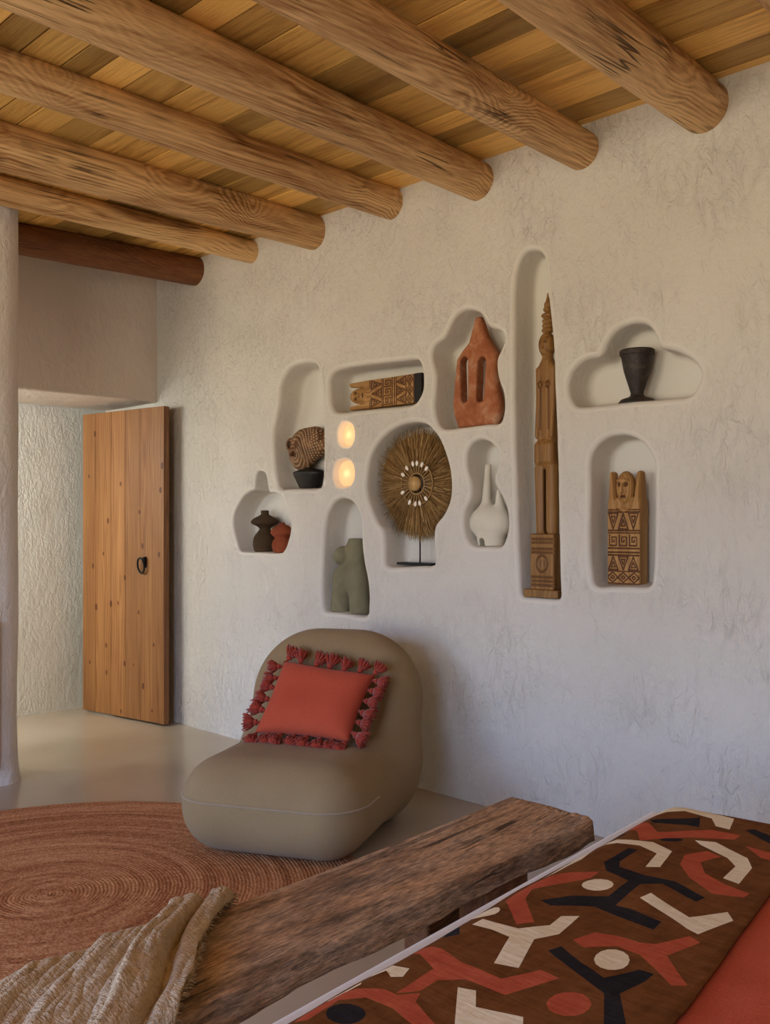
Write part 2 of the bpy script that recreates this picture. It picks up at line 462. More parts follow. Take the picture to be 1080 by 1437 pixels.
# ------------------------------------------------------------------ the room
YW = 3.17                      # face of the niche wall
CEIL = 2.735
NICHES = {                     # depth, lip radius, rear fillet, outline (x, z) on the wall
'gourd':(0.15,0.016,0.012,[(-4.147,1.475),(-4.108,1.455),(-4.088,1.387),(-4.069,1.359),(-4.018,1.354),(-3.962,1.329),(-3.913,1.274),(-3.891,1.208),(-3.894,1.150),(-3.913,1.100),(-3.937,1.060),(-3.974,1.038),(-4.056,1.036),(-4.134,1.037),(-4.266,1.038),(-4.328,1.042),(-4.362,1.093),(-4.390,1.155),(-4.397,1.217),(-4.376,1.271),(-4.314,1.335),(-4.246,1.367),(-4.203,1.378),(-4.199,1.426),(-4.183,1.468)]),
'tall':(0.15,0.024,0.03,[(-3.771,2.015),(-3.705,2.002),(-3.673,1.972),(-3.657,1.912),(-3.641,1.806),(-3.637,1.676),(-3.640,1.493),(-3.645,1.415),(-3.669,1.374),(-3.795,1.372),(-3.896,1.374),(-3.983,1.380),(-4.018,1.455),(-4.036,1.566),(-4.036,1.676),(-4.009,1.757),(-3.983,1.837),(-3.974,1.918),(-3.939,1.969),(-3.888,2.001),(-3.837,2.012)]),
'slot':(0.15,0.024,0.03,[(-3.585,1.849),(-3.585,1.903),(-3.559,1.939),(-3.501,1.952),(-3.380,1.953),(-3.178,1.946),(-3.019,1.940),(-2.985,1.933),(-2.963,1.896),(-2.957,1.855),(-2.960,1.802),(-2.982,1.764),(-3.012,1.742),(-3.062,1.735),(-3.244,1.739),(-3.415,1.739),(-3.515,1.740),(-3.559,1.758),(-3.581,1.799)]),
'disc':(0.15,0.024,0.03,[(-3.324,1.397),(-3.309,1.485),(-3.271,1.551),(-3.205,1.609),(-3.119,1.643),(-3.028,1.654),(-2.954,1.646),(-2.901,1.613),(-2.855,1.557),(-2.816,1.478),(-2.797,1.410),(-2.794,1.353),(-2.803,1.295),(-2.835,1.238),(-2.874,1.199),(-2.891,1.165),(-2.891,1.102),(-2.884,1.039),(-2.897,1.007),(-2.967,1.003),(-3.049,0.997),(-3.180,0.994),(-3.198,1.031),(-3.198,1.108),(-3.209,1.164),(-3.257,1.210),(-3.301,1.288),(-3.324,1.345)]),
'torso':(0.15,0.022,0.025,[(-3.482,1.315),(-3.434,1.303),(-3.394,1.271),(-3.368,1.230),(-3.358,1.175),(-3.358,1.112),(-3.348,1.031),(-3.322,0.942),(-3.311,0.875),(-3.312,0.807),(-3.331,0.750),(-3.441,0.751),(-3.544,0.754),(-3.622,0.755),(-3.639,0.787),(-3.643,0.881),(-3.636,0.976),(-3.629,1.094),(-3.618,1.188),(-3.593,1.259),(-3.544,1.305)]),
'terra':(0.15,0.022,0.025,[(-2.675,2.113),(-2.628,2.094),(-2.602,2.066),(-2.576,2.026),(-2.526,2.007),(-2.496,1.980),(-2.496,1.952),(-2.511,1.923),(-2.533,1.890),(-2.538,1.851),(-2.526,1.794),(-2.506,1.749),(-2.498,1.697),(-2.503,1.651),(-2.523,1.616),(-2.586,1.616),(-2.648,1.614),(-2.728,1.612),(-2.837,1.613),(-2.871,1.651),(-2.888,1.711),(-2.879,1.794),(-2.874,1.856),(-2.891,1.908),(-2.896,1.959),(-2.876,1.990),(-2.826,2.013),(-2.798,2.050),(-2.766,2.091),(-2.722,2.113)]),
'vase':(0.15,0.02,0.022,[(-2.616,1.553),(-2.570,1.536),(-2.538,1.507),(-2.525,1.475),(-2.534,1.433),(-2.550,1.391),(-2.545,1.356),(-2.521,1.323),(-2.494,1.284),(-2.478,1.231),(-2.476,1.179),(-2.487,1.137),(-2.512,1.099),(-2.566,1.097),(-2.611,1.096),(-2.667,1.100),(-2.701,1.127),(-2.720,1.196),(-2.710,1.251),(-2.682,1.294),(-2.672,1.345),(-2.682,1.388),(-2.698,1.432),(-2.701,1.484),(-2.686,1.523),(-2.658,1.546)]),
'totem':(0.13,0.022,0.02,[(-2.345,2.303),(-2.301,2.279),(-2.284,2.229),(-2.272,2.103),(-2.250,1.904),(-2.238,1.595),(-2.229,1.390),(-2.222,1.134),(-2.216,0.950),(-2.214,0.912),(-2.222,0.896),(-2.250,0.894),(-2.345,0.894),(-2.385,0.894),(-2.404,0.900),(-2.410,0.930),(-2.417,1.079),(-2.437,1.504),(-2.439,1.929),(-2.434,2.194),(-2.397,2.293)]),
'cloud':(0.14,0.024,0.03,[(-2.172,1.709),(-2.172,1.750),(-2.147,1.799),(-2.093,1.829),(-2.028,1.836),(-1.999,1.882),(-1.959,1.922),(-1.903,1.938),(-1.848,1.933),(-1.815,1.909),(-1.794,1.870),(-1.778,1.834),(-1.726,1.818),(-1.670,1.787),(-1.634,1.750),(-1.624,1.717),(-1.639,1.676),(-1.670,1.649),(-1.741,1.648),(-1.821,1.648),(-1.903,1.651),(-2.046,1.648),(-2.129,1.651),(-2.160,1.676)]),
'arch':(0.14,0.022,0.02,[(-2.075,1.126),(-2.075,1.301),(-2.075,1.433),(-2.052,1.485),(-2.011,1.517),(-1.966,1.527),(-1.913,1.524),(-1.860,1.500),(-1.823,1.455),(-1.804,1.413),(-1.803,1.338),(-1.803,1.213),(-1.804,1.088),(-1.809,1.013),(-1.823,0.966),(-1.898,0.961),(-1.981,0.957),(-2.049,0.955),(-2.067,1.003)]),
'glowa':(0.034,0.01,0.006,[(-3.464,1.689),(-3.427,1.676),(-3.410,1.640),(-3.415,1.600),(-3.438,1.571),(-3.479,1.568),(-3.513,1.583),(-3.525,1.617),(-3.521,1.657),(-3.498,1.684)]),
'glowb':(0.034,0.01,0.006,[(-3.479,1.509),(-3.434,1.495),(-3.412,1.458),(-3.413,1.408),(-3.438,1.378),(-3.487,1.370),(-3.532,1.376),(-3.555,1.407),(-3.557,1.454),(-3.536,1.497)]),
}
def spline(P, step=.012):
    P = [np.array(p) for p in P]; n = len(P); out = []
    for i in range(n):
        a, b, c, d = P[i - 1], P[i], P[(i + 1) % n], P[(i + 2) % n]
        for k in range(12):
            t = k / 12
            out.append(.5 * (2 * b + (c - a) * t + (2 * a - 5 * b + 4 * c - d) * t * t + (3 * b - a - 3 * c + d) * t ** 3))
    out = np.array(out)
    sg = np.linalg.norm(np.roll(out, -1, 0) - out, axis=1); cum = np.concatenate([[0], np.cumsum(sg)])
    m = max(24, int(cum[-1] / step)); tt = np.linspace(0, cum[-1], m, endpoint=False)
    ext = np.vstack([out, out[:1]])
    return np.stack([np.interp(tt, cum, ext[:, i]) for i in range(2)], 1)
def ccw(P): return P if np.sum(P[:, 0] * np.roll(P[:, 1], -1) - np.roll(P[:, 0], -1) * P[:, 1]) > 0 else P[::-1]
def outward(P):
    t = np.roll(P, -2, 0) - np.roll(P, 2, 0); t /= np.linalg.norm(t, axis=1)[:, None] + 1e-9
    return np.stack([t[:, 1], -t[:, 0]], 1)
def inside(pts, P):
    x, z = pts[:, 0], pts[:, 1]; ins = np.zeros(len(pts), bool)
    for i in range(len(P)):
        ax, az = P[i]; bx, bz = P[(i + 1) % len(P)]
        if az != bz: ins ^= ((az > z) != (bz > z)) & (x < (bx - ax) * (z - az) / (bz - az) + ax)
    return ins
def wob(x, z):
    return .007 * mnoise.noise((x * 1.7, 0, z * 1.7)) + .0035 * mnoise.noise((x * 6, 3, z * 6)) + .0012 * mnoise.noise((x * 17, 8, z * 17))

def niche_wall():
    x0, x1, z0, z1 = -5.86, 3.25, 0., CEIL + .012
    V, F = [], []                    # 3-D
    loops, flat = [], []
    for k, (D, rl, rb, P) in NICHES.items():
        P = ccw(spline(P)); N = outward(P)
        for _ in range(2): N = (np.roll(N, 1, 0) + N + np.roll(N, -1, 0)); N /= np.linalg.norm(N, axis=1)[:, None]
        prof = [(rl * (1 - math.sin(a)), rl * (1 - math.cos(a))) for a in np.linspace(0, PI / 2, 6)]
        prof += [(-.002 - .006 * s, rl + (D - rl - rb) * s) for s in (.33, .66, 1)]
        prof += [(-.008 - rb * (1 - math.cos(a)), D - rb + rb * math.sin(a)) for a in np.linspace(0, PI / 2, 5)[1:]]
        rings = []
        for off, dep in prof:
            Q = P + N * off; rings.append((Q, dep))
        loops.append((k, P, rings))
    # front sheet: constrained triangulation round the holes
    pts = []; edges = []
    for k, P, rings in loops:
        Q = rings[0][0]; b = len(pts); n = len(Q)
        pts += [tuple(q) for q in Q]; edges += [(b + i, b + (i + 1) % n) for i in range(n)]
    allQ = np.array(pts)
    g = []
    for x in np.arange(x0, x1 + .001, .055):
        for z in np.linspace(z0, z1, 50): g.append((x, z))
    g = np.array(g); keep = np.ones(len(g), bool)
    for k, P, rings in loops: keep &= ~inside(g, rings[0][0])
    d = np.array([np.min(np.sum((allQ - q) ** 2, 1)) for q in g]); keep &= d > .018 ** 2
    pts += [tuple(q) for q in g[keep]]
    vo, eo, fo, ov, oe, of = delaunay_2d_cdt([Vector(p) for p in pts], edges, [], 0, 1e-6)
    vo = np.array([(v.x, v.y) for v in vo]); fo = np.array([tuple(f) for f in fo])
    cen = vo[fo].mean(axis=1); ok = np.ones(len(fo), bool)
    for k, P, rings in loops: ok &= ~inside(cen, rings[0][0])
    for x, z in vo: V.append((x, YW + wob(x, z), z))
    for f in fo[ok]: F.append(tuple(f))
    nfront = len(F)
    new = {}
    for i, src in enumerate(ov):
        for q in src: new[q] = i
    b = 0
    for k, P, rings in loops:
        n = len(P); prev = [new[b + i] for i in range(n)]; b += n
        for Q, dep in rings[1:]:
            cur = []
            for x, z in Q:
                cur.append(len(V)); V.append((x, YW + dep + wob(x, z) * max(0, 1 - dep / .1), z))
            for i in range(n):
                j = (i + 1) % n; F.append((prev[i], prev[j], cur[j], cur[i]))
            prev = cur
        Q = rings[-1][0]; dep = rings[-1][1]
        r = delaunay_2d_cdt([Vector(q) for q in Q], [(i, (i + 1) % n) for i in range(n)], [], 1, 1e-6)
        base = len(V); V += [(v.x, YW + dep, v.y) for v in r[0]]
        mp = {}
        for i, src in enumerate(r[3]):
            for q in src: mp[i] = q
        for f in r[2]: F.append(tuple(prev[mp[i]] if i in mp else base + i for i in f))
    o = obj('wall_back', V, F, [M_WALL, M_NICHE], midx=[0 if i < nfront else 1 for i in range(len(F))])
    tag(o, kind='structure')
    return o
niche_wall()

m = MB(); m.box((-6.0, -2.9, -.05), (3.3, 3.4, 0)); tag(m.build('floor', M_FLOOR, smooth=False), kind='structure')

# ceiling boards, laid across the logs
mb = MB(); mb.box((-6, -2.9, CEIL + .03), (3.3, 3.4, CEIL + .05), 1)
y = -2.85
while y < 3.38:
    w = random.uniform(.10, .17); x = -5.95 + random.uniform(-.4, 0)
    JX = [-5.99, -4.76, -4.226, -3.703, -3.148, -2.625, -2.105, -1.605, -1.09, -.55, 0, .6, 1.2, 1.8, 2.5, 3.25]; ji = 0; x = -5.99
    while ji < len(JX) - 1:
        nj = min(len(JX) - 1, ji + random.choice([1, 2, 2, 3, 4])); ln = JX[nj] - JX[ji]; ji = nj
        dz = random.uniform(0, .004)
        e = min(x + ln, 3.25)
        if e - max(x, -5.98) > .05: mb.box((max(x, -5.98), y, CEIL + dz), (e - .003, y + w - random.uniform(.003, .009), CEIL + .026), 0)
        x += ln
    y += w
tag(mb.build('ceiling', [M_BOARD, M_GAP], smooth=False), kind='structure')

# round logs: x and height where they enter the niche wall, radius there, radius near the camera, drift
BEAMS = [(-1.09, 2.655, .085, .09, -.04, 'log ceiling beam cut by the upper right corner of the view'),
 (-1.605, 2.655, .088, .097, -.06, 'thick log ceiling beam above the goblet niche, rightmost of the whole ones'),
 (-2.105, 2.640, .074, .080, -.055, 'long straight log ceiling beam entering the wall above the tall figure niche'),
 (-2.625, 2.650, .080, .088, -.06, 'knotty log ceiling beam entering the wall between terracotta figure and tall figure'),
 (-3.148, 2.680, .073, .072, -.016, 'log ceiling beam entering the wall above the terracotta figure niche'),
 (-3.703, 2.664, .086, .100, 0, 'stout log ceiling beam entering the wall above the lying carved panel niche'),
 (-4.226, 2.672, .062, .067, 0, 'thin log ceiling beam, second from the doorway wall'),
 (-4.76, 2.665, .084, .082, .09, 'dark log ceiling beam beside the doorway wall, last of the row')]
for bi, (bx, bz, r0, r1, dr, lab) in enumerate(BEAMS):
    n, L = 32, 110; V = []; F = []
    for i in range(L + 1):
        yy = .12 - 6.0 * i / L
        k = min(1, max(0, -yy / 2.2)); R = r0 + (r1 - r0) * k
        for j in range(n):
            a = 2 * PI * j / n
            q = R * (1 + .05 * mnoise.noise((math.cos(a) * .8 + bi * 9, yy * 1.6, math.sin(a) * .8)) + .018 * mnoise.noise((math.cos(a) * 3 + bi * 5, yy * 5, math.sin(a) * 3)))
            sx = .012 * mnoise.noise((bi * 3.3, yy * .9, 1)); sz = .008 * mnoise.noise((bi * 3.3, yy * .9, 7))
            V.append((q * math.cos(a) + dr * yy + sx * min(1, -yy if yy < 0 else 0), yy, q * math.sin(a) + sz * min(1, -yy if yy < 0 else 0)))
    for i in range(L):
        for j in range(n):
            l = (j + 1) % n; F.append((i * n + j, (i + 1) * n + j, (i + 1) * n + l, i * n + l))
    F.append(tuple(range(n))); F.append(tuple(L * n + j for j in range(n))[::-1])
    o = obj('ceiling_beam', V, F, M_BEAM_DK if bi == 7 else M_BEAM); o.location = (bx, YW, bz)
    tag(o, lab, 'ceiling beam', 'round log beams of the ceiling')

# doorway wall with its deep opening, passage wall behind
XA = -5.18
mb = MB()
mb.box((-5.80, 1.55, 1.935), (XA, YW + .02, CEIL + .01))
mb.box((-5.30, -2.9, 0), (XA, 1.55, CEIL + .01)); mb.box((-5.82, -2.9, 2.2), (-5.30, 1.56, CEIL + .01))
tag(mb.build('wall_left', M_SIDE, bevel=.012), kind='structure')
mb = MB(); nz = 40
mb.box((-6.0, -2.9, 0), (-5.815, YW + .2, CEIL))
tag(mb.build('wall_passage', M_STUCCO, smooth=False), kind='structure')

# partition with a rounded end
V = []; F = []; prof = []
for a in np.linspace(0, PI / 2, 9): prof.append((-4.44 + .10 * math.cos(a), 1.86 + .10 * math.sin(a)))
for a in np.linspace(PI / 2, PI, 9): prof.append((-4.52 + .10 * math.cos(a), 1.86 + .10 * math.sin(a)))
prof = [(-4.34, -2.9), (-4.34, 0), (-4.34, 1), (-4.34, 1.5)] + prof + [(-4.62, 1.5), (-4.62, 0), (-4.62, -2.9)]
zs = [0, .03, .08, .16] + list(np.linspace(.3, CEIL + .01, 24))
for z in zs:
    fl = .010 * math.exp(-z / .07)
    for x, y in prof:
        cx = -4.48
        q = 1 + .03 * mnoise.noise((x * 2, y * 2, z * 1.6))
        V.append((cx + (x - cx) * q + (fl if x > cx else -fl), y + (fl if y > 1.86 else 0) + .012 * mnoise.noise((3, y, z * 1.5)), z))
n = len(prof)
for i in range(len(zs) - 1):
    for j in range(n):
        l = (j + 1) % n; F.append((i * n + j, i * n + l, (i + 1) * n + l, (i + 1) * n + j))
F.append(tuple(range((len(zs) - 1) * n, len(zs) * n)))
tag(obj('wall_partition', V, F, M_COL), kind='structure')
mb = MB(); mb.box((-4.352, 1.05, .075), (-4.322, 1.83, .75))
tag(mb.build('cupboard_door', M_DOOR, bevel=.004), 'low wooden cupboard door set in the left partition, barely in view', 'cupboard door')

# walls behind the viewer, with the windows that light the room
mb = MB(); yf = -2.75
for a, b, lo, hi in [(-6, -4.0, 0, CEIL), (-4.0, -1.9, 0, .25), (-4.0, -1.9, 2.35, CEIL), (-1.9, -.9, 0, CEIL), (-.9, 1.2, 0, .25), (-.9, 1.2, 2.35, CEIL), (1.2, 3.3, 0, CEIL)]:
    mb.box((a, yf - .3, lo), (b, yf, hi))
tag(mb.build('wall_front', M_WALL, smooth=False), kind='structure')
mb = MB(); mb.box((3.2, -3, 0), (3.4, 3.4, CEIL)); tag(mb.build('wall_right', M_WALL, smooth=False), kind='structure')
for i, (a, b) in enumerate([(-4.0, -1.9), (-.9, 1.2)]):
    mb = MB(); w = .05
    for q in ((a, .25, a + w, 2.35), (b - w, .25, b, 2.35), (a, .25, b, .25 + w), (a, 2.35 - w, b, 2.35), ((a + b) / 2 - w / 2, .25, (a + b) / 2 + w / 2, 2.35)):
        mb.box((q[0], yf - .2, q[1]), (q[2], yf - .14, q[3]))
    tag(mb.build('window_%d' % (i + 1), M_BEAM_DK, smooth=False), kind='structure')

# the open plank door
dh = Vector((-5.69, 2.944, 0)); de = Vector((-4.92, 3.056, 0)); dl = (de - dh).length
door = empty('door_1', dh, (0, 0, math.atan2(de.y - dh.y, de.x - dh.x)))
tag(door, 'open knotty pine plank door in the doorway beside the niche wall', 'door', kind='structure')
mb = MB(); xs = [0, .13, .285, .42, .565, dl]
for i in range(5): mb.box((xs[i] + .0008, 0, .012), (xs[i + 1] - .0008, .042, 1.883))
mb.build('door_leaf', M_DOOR, door, smooth=False, bevel=.0015, seg=1)
mb = MB(); mb.box((.08, .042, .3), (dl - .06, .06, .4)); mb.box((.08, .042, 1.5), (dl - .06, .06, 1.6))
mb.build('ledge', M_DOOR, door, bevel=.003)
h = MB(); hx, hz = .585, .94
h.tube([(hx + .03, -.004, hz + .055), (hx + .03, -.004, hz - .01)], .010, 8)
h.ball((hx + .03, -.012, hz + .04), .014, 8)
hd = h.build('door_handle', M_IRON, door); hd['label'] = 'black iron ring pull'
r = MB(); r.tube([(hx + .012 + .030 * math.sin(a), -.022 - .006 * math.cos(a), hz + .002 + .045 * math.cos(a)) for a in np.linspace(0, 2 * PI, 28, endpoint=False)], .006, 8, True)
r.build('ring', M_IRON, hd)

# ------------------------------------------------------------------ things in the niches
def lathe_thing(name, prof, loc, mat, label, cat, group=None, n=40, sy=1, sx=1, sub=True):
    mb = MB(); mb.lathe(prof, n=n, sx=sx, sy=sy)
    o = mb.build(name, mat); o.location = loc
    return tag(o, label, cat, group)
def smooth_prof(P, k=6):
    P = [np.array(p, float) for p in P]; out = []
    for i in range(len(P) - 1):
        a, b, c, d = P[max(i - 1, 0)], P[i], P[i + 1], P[min(i + 2, len(P) - 1)]
        for j in range(k):
            t = j / k
            out.append(.5 * (2 * b + (c - a) * t + (2 * a - 5 * b + 4 * c - d) * t * t + (3 * b - a - 3 * c + d) * t ** 3))
    out.append(P[-1]); return [(max(.0008, p[0]), p[1]) for p in out]

# two gourd bottles
lathe_thing('gourd_bottle', smooth_prof([(.0, 0), (.062, 0), (.074, .02), (.079, .045), (.072, .08), (.048, .110), (.036, .124), (.048, .137), (.091, .158), (.078, .180), (.034, .200), (.026, .208), (.026, .224), (.019, .224), (.019, .19), (0, .19)], 5),
            (-4.205, YW + .077, 1.0385), M_DKCLAY, 'dark brown double-bellied bottle, taller of the two in the gourd-shaped niche', 'bottle', sy=.72)
lathe_thing('gourd_bottle', smooth_prof([(0, 0), (.05, 0), (.062, .015), (.067, .040), (.058, .066), (.048, .076), (.056, .086), (.076, .105), (.062, .130), (.036, .146), (.02, .152), (.02, .158), (.012, .158), (.012, .13), (0, .13)], 5),
            (-4.030, YW + .058, 1.0385), M_REDCLAY, 'small red clay double-bellied bottle, shorter of the two in the gourd-shaped niche', 'bottle', sy=.7)

# dotted head on a black bowl
hd = empty('mask_sculpture', (-3.835, YW + .082, 1.376))
tag(hd, 'round dotted wooden head carving on a black bowl-shaped foot in tall left niche', 'sculpture')
mb = MB(); mb.lathe(smooth_prof([(0, 0), (.058, 0), (.072, .012), (.096, .05), (.112, .082), (.088, .094), (.045, .102), (.03, .108), (0, .108)], 5), n=44, sy=.56)
p = mb.build('foot', M_BLACKWOOD, hd); p['label'] = 'black bowl-shaped foot'
def f_head(x, y, z):
    d = s_ell(x, y, z, (-.045, 0, -.005), (.098, .055, .112))
    d = smin(d, s_ell(x, y, z, (.035, .006, .028), (.105, .052, .086)), .03)
    fr = np.abs(np.sqrt(((x + .062) / .068) ** 2 + ((z + .02) / .082) ** 2) - 1) * .07 - .0035
    d = smin(d, np.maximum(np.maximum(fr, d - .004), y), .004)
    for ex in (-.093, -.035):
        ring = np.sqrt((np.sqrt(((x - ex) / 1.) ** 2 + ((z - .022) / 1.25) ** 2) - .022) ** 2 + (y + .052) ** 2) - .0075
        d = smin(d, ring, .004)
    d = smin(d, s_cap(x, y, z, (-.066, -.056, .04), (-.068, -.064, -.03), .006, .012), .01)
    d = smax(d, -s_cap(x, y, z, (-.092, -.062, -.062), (-.04, -.062, -.066), .007, .007), .006)
    sp = np.sqrt((np.sqrt((x - .088) ** 2 + (z - .055) ** 2) - .03) ** 2 + (y + .035) ** 2) - .005
    d = smin(d, sp, .005)
    return d
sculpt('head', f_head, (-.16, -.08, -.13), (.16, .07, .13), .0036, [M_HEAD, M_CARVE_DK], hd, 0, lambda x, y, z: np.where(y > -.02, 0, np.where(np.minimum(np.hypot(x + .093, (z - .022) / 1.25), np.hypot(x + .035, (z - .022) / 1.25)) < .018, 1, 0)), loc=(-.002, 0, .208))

# carved boards: prongs, face, rows of cut triangles, meanders and lozenges
def tri(u, v, w, h, up):
    a = [(u - w / 2, v), (u + w / 2, v), (u, v + h)] if up else [(u - w / 2, v + h), (u + w / 2, v + h), (u, v)]
    c = (sum(p[0] for p in a) / 3, sum(p[1] for p in a) / 3)
    b = [(c[0] + (p[0] - c[0]) * .42, c[1] + (p[1] - c[1]) * .42) for p in a]
    return [(a[i], a[(i + 1) % 3]) for i in range(3)] + [(b[i], b[(i + 1) % 3]) for i in range(3)]
def meander(u, v, w, h, fl=1):
    q = [(-.5, .5), (-.5, -.5), (.42, -.5), (.42, .3), (-.18, .3), (-.18, -.15), (.12, -.15), (.12, .05)]
    q = [(u + fl * x * w * .8, v + h / 2 + z * h * .8) for x, z in q]
    return [(q[i], q[i + 1]) for i in range(len(q) - 1)]
def carved(name, L, W, D, seed, mats, parent, bands):
    segs = []; hw = W / 2
    for b in bands:
        k, lo, hi = b[0], b[1] * L, b[2] * L
        if k == 'line': segs.append(((-hw, lo), (hw, lo)))
        if k == 'tri':
            for i, up in enumerate(b[3]): segs += tri(-W * .31 + i * W * .31, lo, W * .29, hi - lo, up)
        if k == 'mea':
            for i in (-1, 0, 1): segs += meander(i * W * .31, lo, W * .29, hi - lo, b[3])
        if k == 'loz':
            for i in (-1, 0, 1):
                c = i * W * .33; m = (lo + hi) / 2; q = W * .165
                segs += [((c - q, m), (c, hi)), ((c, hi), (c + q, m)), ((c + q, m), (c, lo)), ((c, lo), (c - q, m))]
                e = .35
                segs += [((c - q * e, m), (c, m + (hi - m) * e)), ((c, m + (hi - m) * e), (c + q * e, m)), ((c + q * e, m), (c, m - (m - lo) * e)), ((c, m - (m - lo) * e), (c - q * e, m))]
    def g2(x, z):
        d = np.full(x.shape, 1e9)
        for (ax, az), (bx, bz) in segs:
            ex, ez = bx - ax, bz - az
            h = np.clip(((x - ax) * ex + (z - az) * ez) / (ex * ex + ez * ez + 1e-12), 0, 1)
            d = np.minimum(d, (x - ax - ex * h) ** 2 + (z - az - ez * h) ** 2)
        return np.sqrt(d)
    gw = .0024
    def f(x, y, z):
        d = s_box(x, y, z, (0, 0, L * .33), (hw, D / 2, L * .33), .006)
        for s in (-1, 1):
            pr = s_cap(x, y, z, (s * (hw - .017), 0, L * .66), (s * (hw - .011), 0, L * .965), .019, .011, 2.0)
            d = np.minimum(d, np.maximum(np.maximum(pr, np.abs(x) - hw), np.abs(y) - D / 2))
            d = smin(d, s_box(x - s * (hw - W * .15), y, z, (0, .003, L * .67), (W * .15, D / 2 - .003, L * .07), .010), .01)
        d = smin(d, s_ell(x, y, z, (0, -D * .12, L * .845), (W * .275, D * .55, L * .145)), .006)
        d = smin(d, s_box(x, y, z, (0, .0, L * .70), (W * .3, D * .3, L * .06), .01), .006)
        d = smin(d, s_cap(x, y, z, (0, -D * .60, L * .90), (0, -D * .70, L * .815), .005, .010), .006)
        d = smin(d, s_cap(x, y, z, (-W * .15, -D * .57, L * .905), (W * .15, -D * .57, L * .905), .005, .005), .006)
        for s in (-1, 1): d = smax(d, -s_ell(x, y, z, (s * W * .11, -D * .64, L * .872), (.011, .010, .009)), .003)
        d = smax(d, -s_cap(x, y, z, (-W * .07, -D * .60, L * .765), (W * .07, -D * .60, L * .765), .006, .006), .004)
        rim = np.abs(np.sqrt((x / (W * .32)) ** 2 + ((z - L * .83) / (L * .18)) ** 2) - 1) * .03 - .0025
        d = np.maximum(d, -np.maximum(rim, np.maximum(y + D * .5 - .006, z - L * .80)))
        G = g2(x[:, :1, :], z[:, :1, :])
        return np.maximum(d, -np.maximum(np.broadcast_to(G, x.shape) - gw, y + D / 2 - .0035))
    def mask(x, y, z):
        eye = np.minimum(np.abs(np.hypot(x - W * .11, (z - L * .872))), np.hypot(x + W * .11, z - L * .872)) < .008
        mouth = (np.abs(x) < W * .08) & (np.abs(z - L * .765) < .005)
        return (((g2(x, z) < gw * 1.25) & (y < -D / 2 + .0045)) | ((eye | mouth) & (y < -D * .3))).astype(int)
    return sculpt(name, f, (-hw, -D * .85, 0), (hw, D / 2, L), .0026, mats, parent, 0, mask)
BANDS = [('line', .012, 0), ('loz', .022, .108), ('line', .118, 0), ('tri', .132, .245, (1, 0, 1)), ('line', .258, 0), ('line', .283, 0), ('line', .318, 0),
         ('mea', .33, .445, 1), ('line', .452, 0), ('line', .472, 0), ('tri', .486, .622, (0, 1, 0)), ('line', .634, 0), ('line', .652, 0)]
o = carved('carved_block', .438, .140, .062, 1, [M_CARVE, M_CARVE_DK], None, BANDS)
o.location = (-1.957, YW + .077, .962); o.rotation_euler = (0, 0, 0)
tag(o, 'upright carved wooden block with a face between two prongs, in the arched right niche', 'carving')
pn = empty('lying_carving', (-3.058, YW + .075, 1.8195)); pn.rotation_euler = (0, -PI / 2, 0)
tag(pn, 'carved wooden panel lying on its side in the long slot niche', 'carving')
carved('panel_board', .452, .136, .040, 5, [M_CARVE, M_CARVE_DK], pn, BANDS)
mb = MB(); mb.box((-.066, -.022, -.046), (.068, .026, -.0005)); q = mb.build('end_block', M_BLACKWOOD, pn, bevel=.003); q['label'] = 'black end block'

# the warm lamps in the two little egg-shaped hollows
for (gx, gz, rx, rz, lab) in [(-3.468, 1.629, .050, .053, 'small warm glowing wall lamp, upper of the two recessed eggs'), (-3.485, 1.440, .064, .062, 'warm glowing wall lamp, lower and larger of the two recessed eggs')]:
    mb = MB(); mb.ball((0, 0, 0), (rx * 1.10, .016, rz * 1.12), 16)
    o = mb.build('recessed_wall_lamp', M_GLOW); o.location = (gx, YW + .036, gz)
    tag(o, lab, 'wall lamp', 'recessed egg lamps')
    l = bpy.data.lights.new('lamp_glow', 'POINT'); l.energy = .10; l.color = (1, .62, .34); l.shadow_soft_size = .02
    lo = bpy.data.objects.new('lamp_glow', l); COL.objects.link(lo); lo.location = (gx, YW + .004, gz)

# raffia disc on its stand
ds = empty('raffia_disc', (-3.024, YW + .055, 1.003))
tag(ds, 'round raffia fringe disc with shell-studded hub on a black stand', 'ornament')
HZ = .374
dout = ccw(spline(NICHES['disc'][3]))
def reach(a):
    dx, dz = math.cos(a), math.sin(a); r = 0
    best = .292
    for i in range(len(dout)):
        ax, az = dout[i] - np.array([-3.024, 1.377]); bx, bz = dout[(i + 1) % len(dout)] - np.array([-3.024, 1.377])
        ex, ez = bx - ax, bz - az; den = dx * ez - dz * ex
        if abs(den) < 1e-9: continue
        t = (ax * ez - az * ex) / den; u = (ax * dz - az * dx) / den
        if t > 0 and 0 <= u <= 1: best = min(best, t - .012)
    lim = .272 if math.sin(a) > -.2 else .268
    return min(best, lim + (.03 if math.cos(a) < -.5 else 0))
mb = MB(); NS = 96     # backing of bound fibre
ra = [reach(2 * PI * i / NS) for i in range(NS)]
V = []; F = []
for k, (fr, yy) in enumerate([(.09, .0), (.5, .006), (.86, .014)]):
    for i in range(NS):
        a = 2 * PI * i / NS; r = .05 if k == 0 else ra[i] * fr
        V.append((r * math.cos(a), yy, r * math.sin(a)))
for k in range(2):
    for i in range(NS): F.append((k * NS + i, k * NS + (i + 1) % NS, (k + 1) * NS + (i + 1) % NS, (k + 1) * NS + i))
b = obj('backing', [(x, y, z + HZ) for x, y, z in V], F, M_RAFFIA, ds)
sm = b.modifiers.new('thick', 'SOLIDIFY'); sm.thickness = .012; sm.offset = 0
mb = MB()
